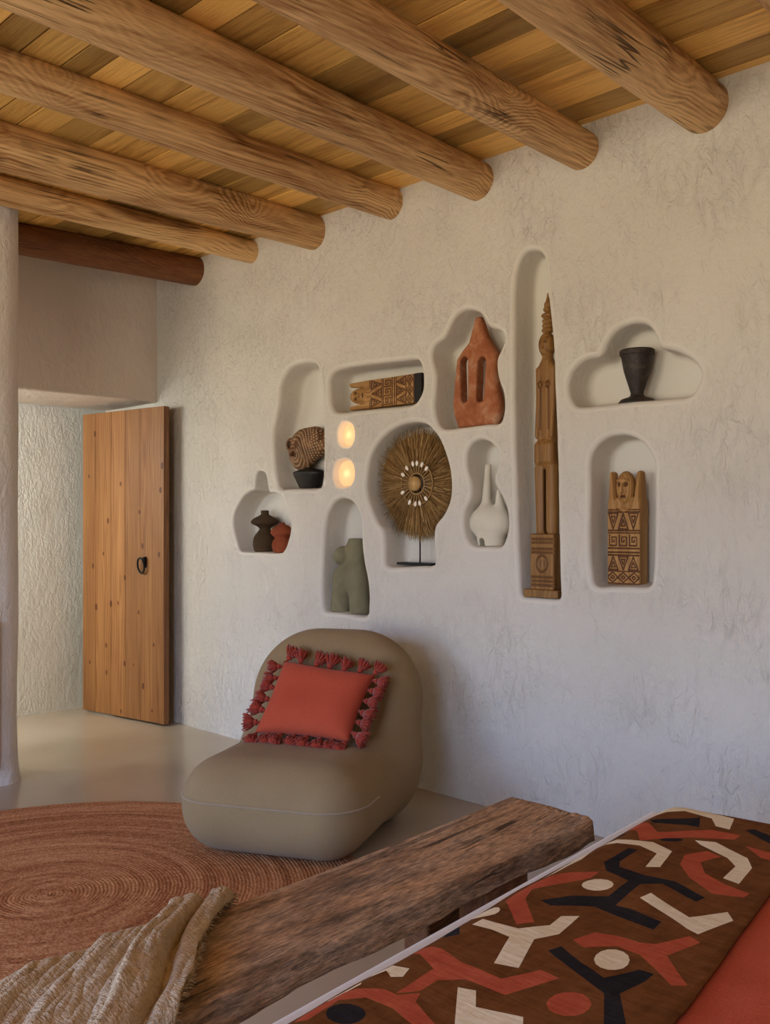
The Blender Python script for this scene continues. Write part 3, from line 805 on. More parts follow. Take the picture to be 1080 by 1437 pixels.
for i in range(2600):
    a = random.uniform(0, 2 * PI); R = reach(a) * random.triangular(.72, 1.03, .98); st = random.choice([.06, .08, .09, .12, .16])
    bend = random.gauss(0, .045); yb = random.uniform(-.016, .004); n = 5; pts = []
    for k in range(n):
        t = k / (n - 1); r = st + (R - st) * t; aa = a + bend * t * t
        pts.append((r * math.cos(aa), yb + .012 * t * t + random.gauss(0, .0012), HZ + r * math.sin(aa)))
    w = random.uniform(.0007, .0014)
    mb.tube(pts, [w, w, w, w * .8, w * .35], 3)
fr = mb.build('fringe', M_RAFFIA, ds); tag(fr, kind='stuff')
mb = MB()
for rr, yy, q in ((.098, -.018, .0032), (.048, -.019, .0045)):
    mb.tube([(rr * math.cos(a), yy, HZ + rr * math.sin(a)) for a in np.linspace(0, 2 * PI, 60, endpoint=False)], q, 6, True)
for i in range(28):
    a = 2 * PI * i / 28
    mb.tube([(.05 * math.cos(a), -.019, HZ + .05 * math.sin(a)), (.096 * math.cos(a), -.019, HZ + .096 * math.sin(a))], .0034, 5)
mb.build('hub_ring', M_CORD, ds)
mb = MB(); mb.lathe([(.001, 0), (.030, 0), (.033, .004), (.033, .02), (.001, .02)], n=28)
kn = mb.build('knob', M_KNOB, ds); kn.rotation_euler = (PI / 2, 0, 0); kn.location = (-.004, -.014, HZ)
sh = MB(); sh.ball((0, 0, 0), (.0085, .006, .0135), 8); sh = sh.build('cowrie_shell', M_SHELL, ds)
for i, dg in enumerate([102, 86, 128, 66, 45, 152, 205, 245, 268, 285, 312]):
    o = sh if i == 0 else sh.copy()
    if i: COL.objects.link(o); o.parent = ds
    a = math.radians(dg); o.location = (.093 * math.cos(a), -.024, HZ + .093 * math.sin(a)); o.rotation_euler = (0, PI / 2 - a, 0)
mb = MB(); mb.tube([(-.008, .012, .01), (-.008, .012, HZ - .02)], .0035, 8); mb.build('rod', M_IRON, ds)
mb = MB(); mb.box((-.118, -.030, 0), (.098, .030, .012)); mb.build('stand_base', M_IRON, ds, bevel=.0015)

# standing torso
def f_torso(x, y, z):
    d = s_cap(x, y, z, (-.074, .0, .0), (-.058, .002, .16), .060, .058, .8)
    d2 = s_cap(x, y, z, (.066, .0, .0), (.052, .002, .16), .058, .058, .8)
    d = smin(d, d2, .006)
    d = smin(d, s_ell(x, y, z, (-.004, .004, .175), (.108, .056, .075)), .03)
    d = smin(d, s_cap(x, y, z, (.012, .004, .20), (.022, .004, .30), .066, .062, .65), .03)
    d = smin(d, s_ell(x, y, z, (-.042, -.010, .279), (.052, .052, .050)), .006)
    d = smin(d, s_cap(x, y, z, (.026, .006, .30), (.032, .006, .42), .046, .046, .7), .012)
    return np.maximum(np.maximum(d, -z), z - .368)
o = sculpt('torso_sculpture', f_torso, (-.17, -.06, 0), (.16, .07, .38), .0052, M_GREEN, None, 1)
o.location = (-3.500, YW + .067, .753)
tag(o, 'grey-green headless standing torso with parted legs in the low arched niche', 'sculpture')

# terracotta figure with two slots
TP = [(-.005, .478), (.018, .478), (.036, .44), (.050, .40), (.078, .352), (.104, .318), (.112, .28), (.106, .225), (.114, .16), (.130, .10), (.130, .05), (.108, .0), (-.104, 0), (-.128, .06), (-.136, .105), (-.126, .19), (-.113, .305), (-.075, .345), (-.042, .372), (-.025, .42)]
def f_terra(x, y, z):
    d2 = s_poly(x[:, :1, :], z[:, :1, :], TP); d2 = np.broadcast_to(d2, x.shape)
    d = s_extr(d2, y, .027, .023)
    for (a, bx, lo, hi) in ((-.062, -.064, .130, .288), (.026, .036, .125, .276)):
        s = s_cap(x, y * 0, z, (a, 0, lo), (bx, 0, hi), .021, .023)
        d = smax(d, -s, .008)
    d = smax(d, -s_cap(x, y, z, (-.07, -.046, .30), (-.068, -.031, .20), .02, .006), .012)
    d = smax(d, -s_cap(x, y, z, (.03, -.048, .295), (.032, -.031, .19), .022, .006), .012)
    return np.maximum(d, -z)
o = sculpt('slotted_figure', f_terra, (-.15, -.06, 0), (.15, .06, .49), .0045, M_TERRA, None, 1)
o.location = (-2.686, YW + .070, 1.615)
tag(o, 'mottled terracotta figure with pointed head and two upright slots', 'sculpture')

# white two-spouted vase
def f_vase(x, y, z):
    d = s_ell(x, y, z, (0, 0, .100), (.106, .062, .078))
    d = smin(d, s_cap(x, y, z, (-.024, 0, .16), (-.0085, 0, .40), .022, .0105), .030)
    d = smin(d, s_cap(x, y, z, (.056, .0, .13), (.044, .0, .235), .030, .009), .016)
    ft = s_cap(x, y, z, (.004, 0, -.02), (.004, 0, .05), .058, .072, .75)
    d = smin(d, np.maximum(ft, z - .06), .006)
    d = np.maximum(d, -s_cap(x, y * 0, z, (-.012, 0, -.01), (-.012, 0, .018), .018, .017))
    d = np.maximum(d, -s_cap(x, y, z, (-.0085, 0, .36), (-.0085, 0, .41), .005, .006))
    return np.maximum(np.maximum(d, -z), z - .352 - .0)
o = sculpt('spouted_vase', f_vase, (-.12, -.07, 0), (.12, .07, .36), .0038, M_WHITE, None, 1)
o.location = (-2.618, YW + .068, 1.0985)
tag(o, 'white round-bellied vase with a tall thin spout and arched foot', 'vase')

# tall carved figure
tt = empty('tall_figure', (-2.312, YW + .058, .896))
tag(tt, 'very tall thin carved wooden figure on a square pedestal in the high narrow niche', 'sculpture')
TF = [(.0, .981), (.016, .985), (.018, .975), (.043, .934), (.045, .868), (.043, .755), (.047, .662), (.041, .635), (.036, .625), (.042, .59), (.053, .540), (.051, .44), (.048, .258)]
TF = [(-x, z) for x, z in TF] + [(x, z) for x, z in TF[::-1]]
def f_tot(x, y, z):
    d2 = np.broadcast_to(s_poly(x[:, :1, :], z[:, :1, :], TF), x.shape)
    d = s_extr(d2, y, .024, .020)
    for s in (-1, 1):
        d = smin(d, s_cap(x, y, z, (s * .030, -.006, .52), (s * .027, -.004, .26), .026, .021), .006)
        d = smin(d, s_cap(x, y, z, (s * .036, -.010, .925), (s * .036, -.012, .80), .014, .011), .006)
        d = smin(d, s_cap(x, y, z, (s * .036, -.012, .80), (s * .034, -.022, .655), .011, .012), .006)
        d = smax(d, -s_cap(x, y, z, (s * .0205, -.030, .90), (s * .0205, -.030, .66), .008, .006), .004)
        d = smin(d, s_ell(x, y, z, (s * .018, -.028, .862), (.012, .012, .014)), .006)
    d = smax(d, -s_cap(x, y, z, (0, -.038, .52), (0, -.032, .26), .010, .008), .006)
    d = smax(d, -s_box(x, y, z, (0, 0, .39), (.005, .08, .13), .003), .006)
    d = smin(d, s_box(x, y, z, (0, -.003, .585), (.049, .036, .050), .02), .012)
    d = smin(d, s_ell(x, y, z, (0, -.004, 1.025), (.035, .036, .052)), .006)
    d = smin(d, s_cap(x, y, z, (0, -.036, 1.045), (0, -.042, 1.015), .004, .007), .004)
    for s in (-1, 1): d = smax(d, -s_ell(x, y, z, (s * .014, -.038, 1.035), (.007, .005, .004)), .003)
    d = smin(d, s_cap(x, y, z, (0, 0, .94), (0, 0, 1.0), .020, .018), .01)
    for zz, r in ((1.085, .027), (1.104, .025), (1.123, .025), (1.145, .028), (1.170, .020), (1.19, .016)):
        d = smin(d, s_ell(x, y, z, (0, 0, zz), (r, r * .9, .0125)), .004)
    d = smin(d, s_cap(x, y, z, (0, 0, 1.18), (0, 0, 1.24), .013, .002), .006)
    return np.maximum(d, .256 - z)
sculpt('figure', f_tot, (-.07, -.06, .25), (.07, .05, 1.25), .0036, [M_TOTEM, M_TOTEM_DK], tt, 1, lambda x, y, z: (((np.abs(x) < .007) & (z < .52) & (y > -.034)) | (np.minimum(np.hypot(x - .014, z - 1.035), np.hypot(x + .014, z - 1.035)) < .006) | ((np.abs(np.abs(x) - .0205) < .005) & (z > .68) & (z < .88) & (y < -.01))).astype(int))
def f_ped(x, y, z):
    d = s_box(x, y, z, (0, 0, .144), (.058, .042, .114), .005)
    for zz in (.236, .222, .196, .182, .082, .066, .05): d = smax(d, -s_cap(x, y, z, (-.08, -.0445, zz), (.08, -.0445, zz), .0062, .0062), .002)
    rg = np.sqrt((np.sqrt(x ** 2 + ((z - .136) / 1.22) ** 2) - .027) ** 2 + (y + .0425) ** 2) - .0048
    d = np.maximum(d, -rg)
    for xx in (-.008, .010): d = smax(d, -s_cap(x, y, z, (xx, -.043, .125), (xx, -.043, .148), .0042, .0042), .001)
    return d
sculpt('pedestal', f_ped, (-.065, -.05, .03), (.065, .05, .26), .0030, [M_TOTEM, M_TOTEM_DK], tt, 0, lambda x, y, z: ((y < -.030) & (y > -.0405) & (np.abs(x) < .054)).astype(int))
mb = MB(); mb.box((-.085, -.052, 0), (.085, .054, .0315)); mb.build('plinth', M_TOTEM, tt, bevel=.004)

# goblet
lathe_thing('goblet', smooth_prof([(0, 0), (.066, 0), (.067, .008), (.058, .016), (.032, .024), (.025, .034), (.026, .044), (.036, .075), (.050, .12), (.059, .165), (.062, .180), (.066, .182), (.067, .196), (.065, .2), (.057, .2), (.053, .16), (.03, .08), (0, .06)], 5),
            (-1.910, YW + .068, 1.650), M_GOBLET, 'dark bronze footed goblet standing in the cloud-shaped niche', 'goblet', n=48, sy=.9)

# ------------------------------------------------------------------ rug
RC = (-2.95, 1.40); R0 = 1.035; rows = 84; NA = 240
V = []; F = []; prof = []
for i in range(rows):
    r = R0 * i / rows; w = R0 / rows
    for k in range(4):
        t = k / 4; prof.append((max(.001, r + w * t), .006 + .0020 * math.sqrt(max(0, 1 - (2 * t - 1) ** 2))))
prof += [(R0, .0045), (R0 + .002, .0)]
for r, z in prof:
    for k in range(NA):
        a = 2 * PI * k / NA
        rr = r + (R0 / rows) * (k / NA - .5) * (0 if r > R0 - .03 or r < .02 else 1) + .004 * mnoise.noise((math.cos(a) * 2, math.sin(a) * 2, r * 3))
        V.append((rr * math.cos(a), rr * math.sin(a), z))
for i in range(len(prof) - 1):
    for k in range(NA): F.append((i * NA + k, i * NA + (k + 1) % NA, (i + 1) * NA + (k + 1) % NA, (i + 1) * NA + k))
F.append(tuple(range(NA))[::-1]); 
o = obj('round_rug', V, F, M_RUG); o.location = (RC[0], RC[1], 0)
tag(o, 'round braided jute rug on the cement floor under the lounge chair', 'rug')

# ------------------------------------------------------------------ lounge chair
AZ = math.radians(27.7)
ch = empty('lounge_chair', (-2.883, 2.440, .008), (0, 0, AZ))
tag(ch, 'low rounded taupe lounge chair without arms or legs in front of the niche wall', 'chair')
CT, ST = math.cos(math.radians(16.6)), math.sin(math.radians(16.6))
def f_chair(x, y, z):
    d1 = s_box(x, y, z, (0, -.062, .171), (.359, .412, .171), .164)
    yy, zz = y - .292, z - .370
    yr = yy * CT - zz * ST; zr = yy * ST + zz * CT
    R = .286
    qx, qz = abs(x) - .369 + R, abs(zr) - .376 + R
    d2 = np.sqrt(np.maximum(qx, 0) ** 2 + np.maximum(qz, 0) ** 2) + np.minimum(np.maximum(qx, qz), 0) - R
    d = s_extr(d2, yr, .1316, .125)
    return np.maximum(smin(d1, d, .15), -z)
sculpt('upholstered_body', f_chair, (-.42, -.52, 0), (.42, .58, .78), .014, M_CHAIR, ch, 3)
def march(o, d):
    o = np.array(o, float); d = np.array(d, float); d /= np.linalg.norm(d); t = .9
    for _ in range(80):
        p = o + d * t; s = float(f_chair(*[np.array(q) for q in p])); t -= s * .6
        if abs(s) < 1e-4: break
    return o + d * t
pts = [march((0, -.08, .205), (math.cos(a), math.sin(a), 0)) for a in np.linspace(PI + .35, 2 * PI - .35, 70)]
mb = MB(); mb.tube(pts, .0042, 6)
pts = []
for a in np.linspace(-.5, PI + .5, 90):
    u, w = math.cos(a), math.sin(a)
    pts.append(march((0, .292 + .07, .370 - .0), (u, ST * w * 1.0, CT * w)))
mb.tube(pts, .0042, 6)
mb.build('seam_piping', M_PIPE, ch)

# ------------------------------------------------------------------ tasselled cushion
# lies back against the chair: corners of its edge, in the chair's own axes
cm = ch.matrix_basis.copy() if False else Matrix.Translation((-2.883, 2.440, .008)) @ Matrix.Rotation(AZ, 4, 'Z')
c0 = [Vector(v) for v in ((-.168, .150, .622), (.231, .132, .585), (.193, -.072, .360), (-.205, -.055, .366))]   # upper left, upper right, lower right, lower left
cu = empty('scatter_cushion', cm @ Vector((0, .04, .35)))
tag(cu, 'square coral cushion edged with red tassels on the taupe lounge chair', 'cushion')
inv = cu.location
nrm = (c0[1] - c0[0]).cross(c0[0] - c0[3]).normalized()
if nrm.y > 0: nrm = -nrm
def cpt(s, t, h=0):
    p = c0[3].lerp(c0[2], s).lerp(c0[0].lerp(c0[1], s), t)
    # sides bow in a little between the corners
    q = .010 * (math.sin(PI * s)); r = .010 * math.sin(PI * t)
    ctr = (c0[0] + c0[1] + c0[2] + c0[3]) / 4
    p = p + ((c0[0] + c0[1]) / 2 - (c0[2] + c0[3]) / 2).normalized() * (-(t - .5) * 2 * q) + ((c0[1] + c0[2]) / 2 - (c0[0] + c0[3]) / 2).normalized() * (-(s - .5) * 2 * r)
    return cm @ (p + nrm * h) - inv
G = 34; V = []; F = []
for side in (1, -1):
    for i in range(G + 1):
        for j in range(G + 1):
            s, t = i / G, j / G
            h = (max(0, (1 - (2 * s - 1) ** 4) * (1 - (2 * t - 1) ** 4))) ** .55 * .062
            h += .004 * mnoise.noise((s * 4, t * 4, side)) * min(1, 8 * min(s, t, 1 - s, 1 - t))
            V.append(cpt(s, t, side * h))
n = (G + 1) ** 2
for sd in (0, 1):
    for i in range(G):
        for j in range(G):
            q = [sd * n + i * (G + 1) + j, sd * n + (i + 1) * (G + 1) + j, sd * n + (i + 1) * (G + 1) + j + 1, sd * n + i * (G + 1) + j + 1]
            F.append(q if sd == 0 else q[::-1])
o = obj('cover', V, F, M_CUSH, cu)
bm = bmesh.new(); bm.from_mesh(o.data); bmesh.ops.remove_doubles(bm, verts=bm.verts, dist=.0005); bm.to_mesh(o.data); bm.free()
# a tassel: neck, bound head, skirt of yarn; built once along -z
def tassel_mesh(seed):
    r = random.Random(seed); mb = MB()
    mb.tube([(0, 0, 0), (0, 0, -.014)], .004, 6)
    mb.ball((0, 0, -.016), (.0085, .0085, .009), 6)
    mb.lathe([(.006, -.022), (.010, -.03), (.0145, -.045), (.0135, -.056), (.004, -.060)], n=14)
    for i in range(64):
        a = r.uniform(0, 2 * PI); w = r.uniform(.45, 1.15); L = r.uniform(.050, .064)
        pts = [(.005 * w * math.cos(a), .005 * w * math.sin(a), -.02), (.0125 * w * math.cos(a), .0125 * w * math.sin(a), -.034),
               (.0175 * w * math.cos(a), .0175 * w * math.sin(a), -.048), (.0185 * w * math.cos(a + .2), .0185 * w * math.sin(a + .2), -L)]
        mb.tube(pts, .0017, 4)
    return mb
T0 = [tassel_mesh(i).build('tassel', M_TASS, cu) for i in range(3)]
spots = []
for i in range(8): spots.append((.02 + .96 * i / 7, 0, 'b'))
for i in range(7): spots.append((.03 + .95 * i / 6, 1, 't'))
for i in range(6): spots.append((1, .14 + .78 * i / 5, 'r'))
for i in range(6): spots.append((0, .14 + .78 * i / 5, 'l'))
cen = cpt(.5, .5)
xu = (cpt(1, .5) - cpt(0, .5)).normalized(); yu = (cpt(.5, 1) - cpt(.5, 0)).normalized(); nw = xu.cross(yu).normalized()
for i, (s, t, e) in enumerate(spots):
    o = T0[i] if i < 3 else T0[i % 3].copy()
    if i >= 3: COL.objects.link(o); o.parent = cu
    p = cpt(s, t)
    out = {'b': -yu, 't': yu, 'r': xu, 'l': -xu}[e]
    out = out + xu * random.uniform(-.45, .45) + yu * random.uniform(-.35, .35) * (1 if e in 'rl' else .2)
    if e == 'r': out += Vector((0, 0, -.35))
    if e == 't': out += nw * random.uniform(-.2, .15)
    if e == 'b': out += nw * .42 + Vector((0, 0, .0)) + xu * random.uniform(-.3, .3)
    out.normalize()
    o.location = p; o.rotation_mode = 'QUATERNION'
    o.rotation_quaternion = out.to_track_quat('-Z', 'Y')
    k = random.uniform(.9, 1.08); o.scale = (k * 1.55, k * 1.55, k * 1.05)

# ------------------------------------------------------------------ bench
BO = Vector((-1.55, 1.115, 0)); BA = Vector((.994, .106, 0)); BB = Vector((-.106, .994, 0))
BT = .45; TH = .060
def bl0(b): return .028 * max(b, 0)
def bw(b): return .262 + .036 * max(b, 0)
def b2w(a, b, z): p = BO + BA * a + BB * b; return Vector((p.x, p.y, z))
bn = empty('bench', b2w(.15, .1, 0)); bl = bn.location
tag(bn, 'heavy weathered plank bench at the foot of the bed', 'bench')
V = []; F = []; NB = 180; half = []
def sect(n=60, e=.13):
    out = []
    for i in range(n):
        a = 2 * PI * i / n; c, s = math.cos(a), math.sin(a)
        out.append((math.copysign(abs(c) ** e, c), math.copysign(abs(s) ** e, s)))
    return out
SC = sect(); ns = len(SC)
for i in range(NB + 1):
    b = -1.22 + 2.20 * i / NB
    W = bw(b); lo = .014 * mnoise.noise((b * 1.5, 4, 0)) + .008 * mnoise.noise((b * 5, 9, 0)); hi = .012 * mnoise.noise((b * 2.2, 14, 0)) + .006 * mnoise.noise((b * 8, 19, 0))
    lo += .018 * (b - .0) * .0
    for j, (cx, cz) in enumerate(SC):
        W -= bl0(b); a = bl0(b) + (cx * .5 + .5) * (W + hi - lo * .4) + lo * .4; W += bl0(b)
        sh = (-.03 * (cx * .5 + .5) + .018 * mnoise.noise((a * 14, 3, cz * .6)) + .012 * mnoise.noise((a * 45, 6, cz))) * max(0, (b - .80) / .18) ** 2
        z = BT - TH / 2 + cz * TH / 2
        if cz > 0: z += .004 * mnoise.noise((a * 14, b * 1.6, 2)) + .0022 * mnoise.noise((a * 60, b * 5, 5))
        else: z += .014 * mnoise.noise((a * 9, b * 4, 12)) * (1 if cx > 0 else .4)
        if cx > .5: a += .010 * mnoise.noise((b * 6, cz * 1.2, 31)) + .004 * mnoise.noise((b * 22, cz * 3, 33))
        V.append(b2w(a, b + sh, z) - bl)
for i in range(NB):
    for j in range(ns):
        l = (j + 1) % ns; F.append((i * ns + j, i * ns + l, (i + 1) * ns + l, (i + 1) * ns + j))
F.append(tuple(range(ns))[::-1]); F.append(tuple(NB * ns + j for j in range(ns)))
# local wood axes: plank built in world axes then turned so its grain runs along local y
ang = math.atan2(BA.y, BA.x); rot = Matrix.Rotation(-ang, 3, 'Z')
pl = obj('plank', [rot @ v for v in V], F, M_BENCH, bn); pl.rotation_euler = (0, 0, ang)
# a broken knot at the far right corner
mb = MB(); 
for q in range(5): mb.ball((bw(.95) - .03 - q * .026, .0 + .006 * (q % 2), .0), (.022, .03 - .002 * q, .020), 8)
kn = mb.build('knot', M_BENCH, bn); kn.location = b2w(0, .948, BT - .018) - bl; kn.rotation_euler = (0, 0, ang)
for b0, b1, a0, a1 in ((.50, .68, .19, .268), (.50, .68, .035, .11), (-.52, -.33, .18, .25), (-.52, -.33, .02, .09)):
    mb = MB(); V0 = [b2w(a0, b0, 0), b2w(a1, b0, 0), b2w(a1, b1, 0), b2w(a0, b1, 0)]
    v = [p - bl for p in V0] + [p - bl + Vector((0, 0, BT - TH + .012)) for p in V0]
    mb.add(v, [(3, 2, 1, 0), (4, 5, 6, 7), (0, 1, 5, 4), (1, 2, 6, 5), (2, 3, 7, 6), (3, 0, 4, 7)])
    mb.build('leg', M_BEAM_DK, bn, bevel=.012)

# scarf thrown over the near part of the bench
FD = [0, .010, .040, .050, .066, .085, .130, .146, .175, .215, .262, .280, .320, .345, .40, .42, .46, .51, .53, .62]
FH = [.003, .020, .026, .006, .004, .036, .044, .012, .005, .010, .018, .004, .005, .014, .016, .005, .004, .016, .004, .008]
def scarf():
    V = []; NP, NQ = 130, 260; F = []
    for i in range(NP + 1):
        p = i / NP
        for j in range(NQ + 1):
            q = j / NQ
            # s runs across the bench from the hanging left end to past its right edge; d along the bench, towards the viewer
            s = -.30 + .61 * p
            d = .62 * q
            far = -.005 - 1.36 * max(s, -.02) - (.02 * math.sin(s * 21) + .012 * mnoise.noise((s * 9, 2, 0)))
            b = far - d * 1.15
            dd = d + .012 * math.sin(s * 8 + d * 9) + .010 * mnoise.noise((s * 5, d * 6, 1)) * min(1, d * 20)
            fold = float(np.interp(dd, FD, FH))
            fold *= .75 + .35 * mnoise.noise((s * 5, d * 9, 4))
            z0 = .010 + fold + .0016 * mnoise.noise((s * 70, d * 70, 9)) + .006 * mnoise.noise((s * 14, d * 34, 3)) + .004 * abs(mnoise.noise((s * 24, d * 60, 6)))
            R = .03
            lft = -s + .0
            if s < .0:      # over the left edge and down
                k = min(1, lft / R)
                a = -min(lft, R * PI / 2) / 1.0
                th = min(PI / 2, lft / R)
                A = -R * math.sin(th); Z = BT + R * (math.cos(th) - 1) - max(0, lft - R * PI / 2)
                A -= z0 * math.sin(th); Z += z0 * math.cos(th)
                A -= .03 * mnoise.noise((d * 9, s * 3, 8)) * max(0, lft - R)
            else:
                W = bw(b); over = max(0, s - W + .01); th = min(PI / 2, over / R)
                A = min(s, W - .01) + R * math.sin(th); Z = BT + R * (math.cos(th) - 1) - max(0, over - R * PI / 2)
                A += z0 * math.sin(th) * .3; Z += z0 * math.cos(th)
            V.append(b2w(A, b, Z))
    for i in range(NP):
        for j in range(NQ):
            F.append((i * (NQ + 1) + j, (i + 1) * (NQ + 1) + j, (i + 1) * (NQ + 1) + j + 1, i * (NQ + 1) + j + 1))
    o = obj('scarf', V, F, M_SCARF)
    m = o.modifiers.new('thick', 'SOLIDIFY'); m.thickness = .007; m.offset = -1
    fm = MB(); r = random.Random(3); far_edge = [V[i * (NQ + 1)] for i in range(NP + 1)]
    for i in range(8, NP - 1):
        for _ in range(2):
            p = Vector(far_edge[i]); q = BB * r.uniform(.006, .016) + BA * r.uniform(-.007, .007)
            fm.tube([p, p + q * .6 + Vector((0, 0, r.uniform(-.002, .004))), p + q + Vector((0, 0, -.004))], [.0013, .0012, .0006], 4)
    tag(fm.build('frayed_edge', M_SCARF, o), kind='stuff')
    tag(o, 'crumpled beige woven scarf thrown over the near end of the plank bench', 'scarf')
scarf()

# ------------------------------------------------------------------ bed
EO = Vector((-1.15, 1.07, 0)); EA = Vector((.9945, .1045, 0)); EB = Vector((-.1045, .9945, 0))
def e2w(a, b, z): p = EO + EA * a + EB * b; return Vector((p.x, p.y, z))
bed = empty('bed', EO.copy(), (0, 0, math.atan2(EA.y, EA.x)))
tag(bed, 'low bed whose pale base edge shows beside the weathered plank bench', 'bed')
mb = MB(); mb.box((0, -1.0, 0), (2.1, 1.16, .464)); mb.build('plinth', M_SHEET, bed, bevel=.02, seg=4)
mb = MB(); mb.box((.075, -.95, .464), (2.05, 1.08, .496)); mb.build('mattress', M_SHEET, bed, bevel=.028, seg=4)

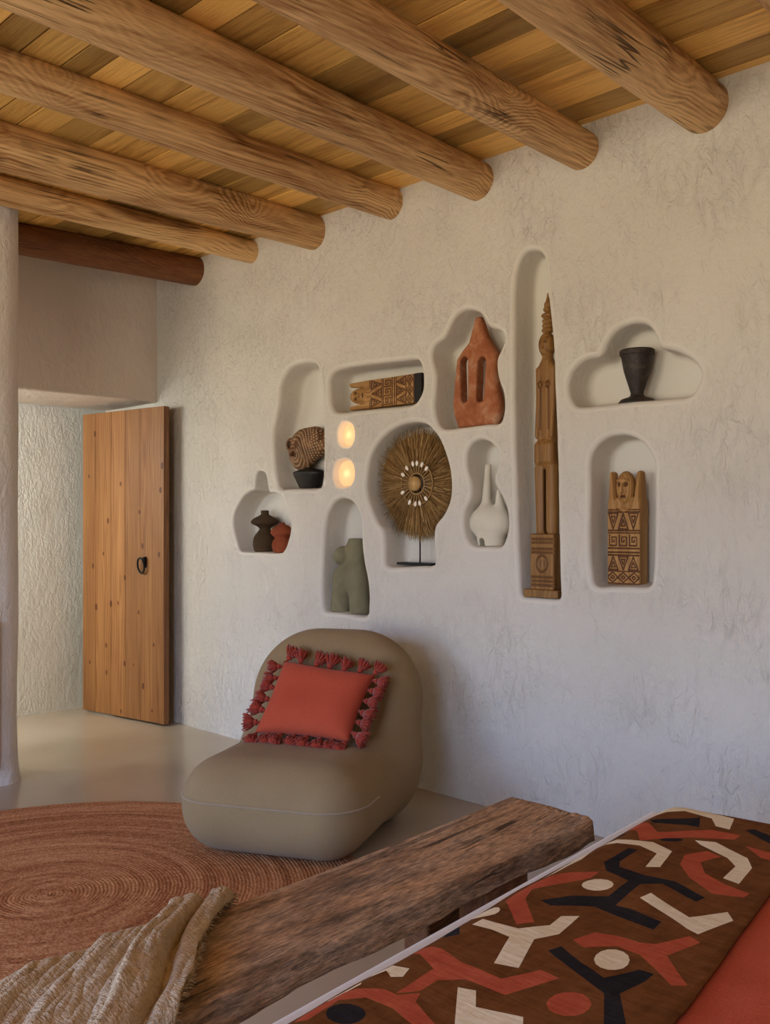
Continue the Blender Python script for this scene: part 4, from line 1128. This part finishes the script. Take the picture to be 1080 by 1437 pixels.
PATCH = {
'cream':[
 [(0.050,0.944),(0.069,1.041),(0.107,1.100),(0.131,1.154),(0.144,1.140),(0.128,1.089),(0.189,1.075),(0.247,1.060),(0.266,0.977),(0.233,0.982),(0.204,1.034),(0.134,1.048),(0.088,0.997),(0.058,0.915)],
 [(0.054,0.491),(0.086,0.507),(0.095,0.602),(0.081,0.689),(0.045,0.696),(0.039,0.669),(0.059,0.660),(0.071,0.589)],
 [(0.071,0.724),(0.098,0.761),(0.167,0.792),(0.223,0.758),(0.243,0.651),(0.220,0.633),(0.204,0.725),(0.155,0.749),(0.088,0.727)],
 [(0.231,0.862),(0.272,0.877),(0.359,0.818),(0.385,0.767),(0.394,0.665),(0.360,0.675),(0.356,0.756),(0.325,0.797),(0.251,0.842)],
 [(0.212,0.508),(0.215,0.495),(0.213,0.480),(0.206,0.468),(0.196,0.459),(0.184,0.456),(0.173,0.460),(0.165,0.469),(0.161,0.483),(0.163,0.497),(0.170,0.511),(0.180,0.519),(0.193,0.522),(0.204,0.518)],
 [(0.105,0.277),(0.109,0.266),(0.109,0.253),(0.104,0.242),(0.095,0.235),(0.084,0.233),(0.074,0.237),(0.065,0.245),(0.060,0.256),(0.060,0.269),(0.065,0.280),(0.074,0.288),(0.085,0.290),(0.096,0.286)],
 [(0.373,0.232),(0.378,0.215),(0.378,0.198),(0.372,0.185),(0.363,0.177),(0.351,0.176),(0.339,0.183),(0.329,0.197),(0.324,0.214),(0.324,0.231),(0.329,0.246),(0.339,0.254),(0.352,0.254),(0.364,0.246)],
 [(0.277,0.481),(0.284,0.514),(0.382,0.451),(0.425,0.518),(0.446,0.487),(0.419,0.396),(0.397,0.404)],
 [(0.102,0.192),(0.103,0.224),(0.175,0.224),(0.209,0.270),(0.204,0.319),(0.229,0.339),(0.233,0.306),(0.239,0.248),(0.218,0.203),(0.252,0.098),(0.214,0.087),(0.182,0.184),(0.140,0.195)],
 [(0.074,-0.062),(0.068,-0.033),(0.084,-0.003),(0.121,-0.008),(0.129,-0.035),(0.115,-0.047),(0.093,-0.031),(0.076,-0.049)],
 [(0.066,-0.137),(0.078,-0.072),(0.088,-0.085),(0.079,-0.144)],
 [(0.213,-0.010),(0.240,-0.002),(0.265,-0.040),(0.333,-0.023),(0.357,-0.064),(0.285,-0.123)],
],
'rust':[
 [(0.060,0.874),(0.071,0.935),(0.104,0.910),(0.146,0.863),(0.234,0.954),(0.298,0.956),(0.296,0.919),(0.215,0.872),(0.165,0.820),(0.141,0.781),(0.111,0.834)],
 [(0.043,0.417),(0.074,0.457),(0.119,0.519),(0.160,0.552),(0.161,0.513),(0.124,0.439),(0.102,0.393),(0.114,0.348),(0.182,0.264),(0.163,0.237),(0.086,0.324),(0.068,0.408)],
 [(0.277,0.813),(0.312,0.796),(0.294,0.731),(0.324,0.677),(0.375,0.644),(0.426,0.630),(0.423,0.605),(0.372,0.585),(0.309,0.634),(0.267,0.693),(0.251,0.757)],
 [(0.330,0.891),(0.388,0.882),(0.416,0.864),(0.417,0.832),(0.381,0.835)],
 [(0.267,0.243),(0.282,0.293),(0.317,0.305),(0.357,0.305),(0.380,0.314),(0.410,0.381),(0.434,0.368),(0.412,0.284),(0.448,0.240),(0.476,0.208),(0.457,0.193),(0.413,0.230),(0.377,0.260),(0.335,0.267),(0.295,0.228)],
 [(0.078,0.057),(0.080,0.079),(0.120,0.080),(0.169,0.060),(0.250,0.050),(0.282,0.114),(0.318,0.106),(0.280,0.014),(0.208,0.016),(0.176,-0.010),(0.176,-0.054),(0.152,-0.082),(0.150,0.015),(0.101,0.044)],
 [(0.085,-0.225),(0.076,-0.169),(0.080,-0.115),(0.131,-0.082),(0.158,-0.084),(0.180,-0.059),(0.191,-0.084),(0.255,-0.118),(0.231,-0.137),(0.177,-0.119),(0.127,-0.119),(0.101,-0.149),(0.105,-0.218)],
 [(0.391,0.068),(0.395,0.052),(0.394,0.036),(0.387,0.023),(0.376,0.014),(0.363,0.012),(0.351,0.016),(0.341,0.027),(0.336,0.042),(0.337,0.059),(0.344,0.073),(0.355,0.082),(0.369,0.085),(0.381,0.079)],
 [(0.059,0.501),(0.052,0.567),(0.058,0.579),(0.068,0.521)],
],
'black':[
 [(0.095,0.936),(0.163,1.001),(0.181,1.024),(0.206,0.952),(0.178,0.950),(0.112,0.917)],
 [(0.095,0.813),(0.095,0.803),(0.091,0.791),(0.082,0.779),(0.070,0.770),(0.057,0.764),(0.047,0.764),(0.041,0.769),(0.040,0.778),(0.044,0.790),(0.053,0.803),(0.066,0.812),(0.078,0.818),(0.089,0.818)],
 [(0.210,0.849),(0.210,0.842),(0.206,0.834),(0.199,0.826),(0.190,0.818),(0.181,0.814),(0.174,0.814),(0.170,0.817),(0.170,0.823),(0.174,0.832),(0.181,0.840),(0.190,0.848),(0.199,0.852),(0.206,0.852)],
 [(0.164,0.720),(0.144,0.718),(0.142,0.608),(0.168,0.565),(0.225,0.545),(0.228,0.454),(0.176,0.412),(0.139,0.359),(0.165,0.349),(0.230,0.395),(0.281,0.381),(0.354,0.365),(0.352,0.403),(0.286,0.423),(0.256,0.424),(0.250,0.542),(0.283,0.569),(0.365,0.526),(0.370,0.556),(0.298,0.596),(0.237,0.590),(0.180,0.600),(0.165,0.633)],
 [(0.295,0.993),(0.308,1.015),(0.356,0.987),(0.386,0.963),(0.391,0.919),(0.367,0.936)],
 [(0.256,0.181),(0.265,0.209),(0.320,0.173),(0.370,0.149),(0.400,0.210),(0.423,0.210),(0.422,0.178),(0.410,0.119),(0.455,0.045),(0.431,0.026),(0.392,0.105),(0.332,0.136)],
 [(0.089,0.126),(0.060,0.176),(0.068,0.203),(0.108,0.146)],
 [(0.156,-0.153),(0.161,-0.164),(0.161,-0.175),(0.156,-0.186),(0.146,-0.194),(0.134,-0.197),(0.122,-0.196),(0.112,-0.189),(0.106,-0.178),(0.106,-0.166),(0.111,-0.155),(0.121,-0.147),(0.134,-0.144),(0.146,-0.146)],
 [(0.063,0.333),(0.067,0.326),(0.068,0.320),(0.067,0.315),(0.064,0.312),(0.059,0.313),(0.054,0.316),(0.049,0.322),(0.046,0.328),(0.044,0.335),(0.045,0.340),(0.049,0.343),(0.053,0.342),(0.059,0.339)],
],

}
def topz(a, b):
    z = .5045 + .0035 * mnoise.noise((a * 4, b * 4, 2)) + .0018 * mnoise.noise((a * 13, b * 13, 5))
    e = max(0, .105 - a) / .06; z -= .036 * min(1, e) ** 1.5
    f = max(0, b - 1.065) / .06; z -= .04 * min(1.2, f) ** 2
    return z
def throw():
    A0, A1, B0, B1 = .042, .512, -.92, 1.125
    pts = []; edges = []; polys = []
    def corner(a, b): return a, b
    outline = []
    for b in np.arange(B0, B1 - .05, .03): outline.append((A0 + .012 * mnoise.noise((b * 3, 1, 0)), b))
    for t in np.linspace(0, PI / 2, 6): outline.append((A0 + .06 - .06 * math.cos(t), B1 - .06 + .06 * math.sin(t)))
    for a in np.arange(A0 + .09, A1 - .01, .03): outline.append((a, B1 + .006 * mnoise.noise((a * 5, 0, 0)) - .02 * (a > .1) * min(1, (a - .1) / .08)))
    edge = lambda b: .455 + .045 * min(1, max(0, (.65 - b) / .5)) + .004 * mnoise.noise((b * 6, 5, 0))
    for b in np.arange(B1 - .03, B0, -.03): outline.append((edge(b), b))
    for a in np.arange(edge(B0), A0 + .02, -.03): outline.append((a, B0))
    OL = np.array(outline)
    src = [(k, np.array(P)) for k, L in PATCH.items() for P in L]
    more = [(k, np.stack([P[:, 0], P[:, 1] - 1.17], 1)) for k, P in src]      # the pattern goes on towards the near side
    more = [(k, P) for k, P in more if P[:, 1].min() > B0 + .03 and P[:, 1].max() < -.36]
    for k, P in src + more:
        P = P.copy()
        P[:, 0] = np.clip(P[:, 0], A0 + .016, None)
        # resample, round corners lightly
        Q = []
        for i in range(len(P)):
            a, b = P[i], P[(i + 1) % len(P)]; n = max(1, int(np.linalg.norm(b - a) / .02))
            for t in range(n): Q.append(a + (b - a) * t / n)
        polys.append((k, np.array(Q)))
    def addloop(Q):
        n0 = len(pts); pts.extend(tuple(q) for q in Q); edges.extend((n0 + i, n0 + (i + 1) % len(Q)) for i in range(len(Q)))
    addloop(OL)
    for k, Q in polys: addloop(Q)
    base = np.array(pts)
    g = np.array([(a, b) for a in np.arange(A0, A1, .02) for b in np.arange(B0, B1, .02)])
    g = g[inside(g, OL)]
    d = np.array([np.min(np.sum((base - q) ** 2, 1)) for q in g])
    pts.extend(tuple(q) for q in g[d > .008 ** 2])
    r = delaunay_2d_cdt([Vector(p) for p in pts], edges, [], 0, 1e-6)
    vo = np.array([(v.x, v.y) for v in r[0]]); fo = np.array([tuple(f) for f in r[2]])
    c = vo[fo].mean(axis=1); ok = inside(c, OL); fo = fo[ok]; c = c[ok]
    mi = np.zeros(len(fo), int)
    for k, Q in polys: mi[inside(c, Q)] = {'rust': 1, 'black': 2, 'cream': 3}[k]
    V = [e2w(a, b, topz(a, b) + .006) for a, b in vo]
    o = obj('patterned_throw', V, fo, [M_SUEDE, M_RUST, M_BLACK, M_CREAM], None, True, mi)
    m = o.modifiers.new('thick', 'SOLIDIFY'); m.thickness = .005; m.offset = -1
    tag(o, 'brown throw with cream, rust and black appliqued shapes across the foot of the bed', 'throw')
throw()
V = []; F = []; na, nb = 90, 100
for i in range(na + 1):
    for j in range(nb + 1):
        a = .40 + 1.68 * i / na; b = -.97 + 2.085 * j / nb
        V.append(e2w(a, b, topz(a, b) - .004 + .008 * min(1, max(0, a - .53) / .05)))
for i in range(na):
    for j in range(nb): F.append((i * (nb + 1) + j, (i + 1) * (nb + 1) + j, (i + 1) * (nb + 1) + j + 1, i * (nb + 1) + j + 1))
o = obj('bedspread', V, F, M_CORAL); m = o.modifiers.new('thick', 'SOLIDIFY'); m.thickness = .005; m.offset = -1
tag(o, 'plain coral bedspread on the bed beyond the patterned throw', 'bedspread')

# ------------------------------------------------------------------ daylight
SKY = 9.0
def area(name, loc, rot, sx, sy, power, col):
    l = bpy.data.lights.new(name, 'AREA'); l.shape = 'RECTANGLE'; l.size = sx; l.size_y = sy; l.energy = power; l.color = col
    o = bpy.data.objects.new(name, l); COL.objects.link(o); o.location = loc; o.rotation_euler = rot
    return o
for wx in (-2.95, .15):          # window openings guide the sampling of the sky outside
    p = area('window_opening', (wx, yf - .08, 1.3), (PI / 2, 0, 0), 2.1, 2.1, 1, (1, 1, 1)); p.data.cycles.is_portal = True
p = area('passage_daylight', (-5.36, 1.0, 1.75), (0, 0, 0), .7, .5, 66, (.95, 1, .98)); p.rotation_euler = Vector((-.42, .5, -.6)).to_track_quat('-Z', 'Y').to_euler()
W = bpy.data.worlds.new('sky'); S.world = W; W.use_nodes = True
nt = W.node_tree; bg = nt.nodes['Background']; bg.inputs[1].default_value = SKY
tc = nt.nodes.new('ShaderNodeTexCoord'); sp = nt.nodes.new('ShaderNodeSeparateXYZ'); mr = nt.nodes.new('ShaderNodeMapRange'); cr = nt.nodes.new('ShaderNodeValToRGB')
nt.links.new(tc.outputs['Generated'], sp.inputs[0]); nt.links.new(sp.outputs[2], mr.inputs[0])
mr.inputs[1].default_value = -1; mr.inputs[2].default_value = 1
r = cr.color_ramp                 # sunlit garden below the horizon, open sky above it
while len(r.elements) < 5: r.elements.new(.5)
for e, (p, c) in zip(r.elements, [(0, (.84, .73, .56)), (.47, (.92, .82, .60)), (.515, (.78, .82, .74)), (.56, (.56, .85, 1.48)), (1, (.64, 1.0, 1.75))]): e.position = p; e.color = (*c, 1)
nt.links.new(mr.outputs[0], cr.inputs[0]); nt.links.new(cr.outputs[0], bg.inputs[0])

# ------------------------------------------------------------------ camera
cd = bpy.data.cameras.new('camera'); cam = bpy.data.objects.new('camera', cd); COL.objects.link(cam)
cd.sensor_fit = 'HORIZONTAL'; cd.sensor_width = 36; cd.lens = 45.0; cd.shift_y = 14.5 / 1080; cd.clip_start = .02
al = math.atan2(1340, 1350)
fw = Vector((-math.cos(al), math.sin(al), 0))
cam.location = (0, 0, 1.2); cam.rotation_euler = fw.to_track_quat('-Z', 'Y').to_euler()
S.camera = cam
S.view_settings.view_transform = 'Standard'; S.view_settings.look = 'None'; S.view_settings.gamma = 1
S.view_settings.exposure = 0.10; S.view_settings.use_curve_mapping = False
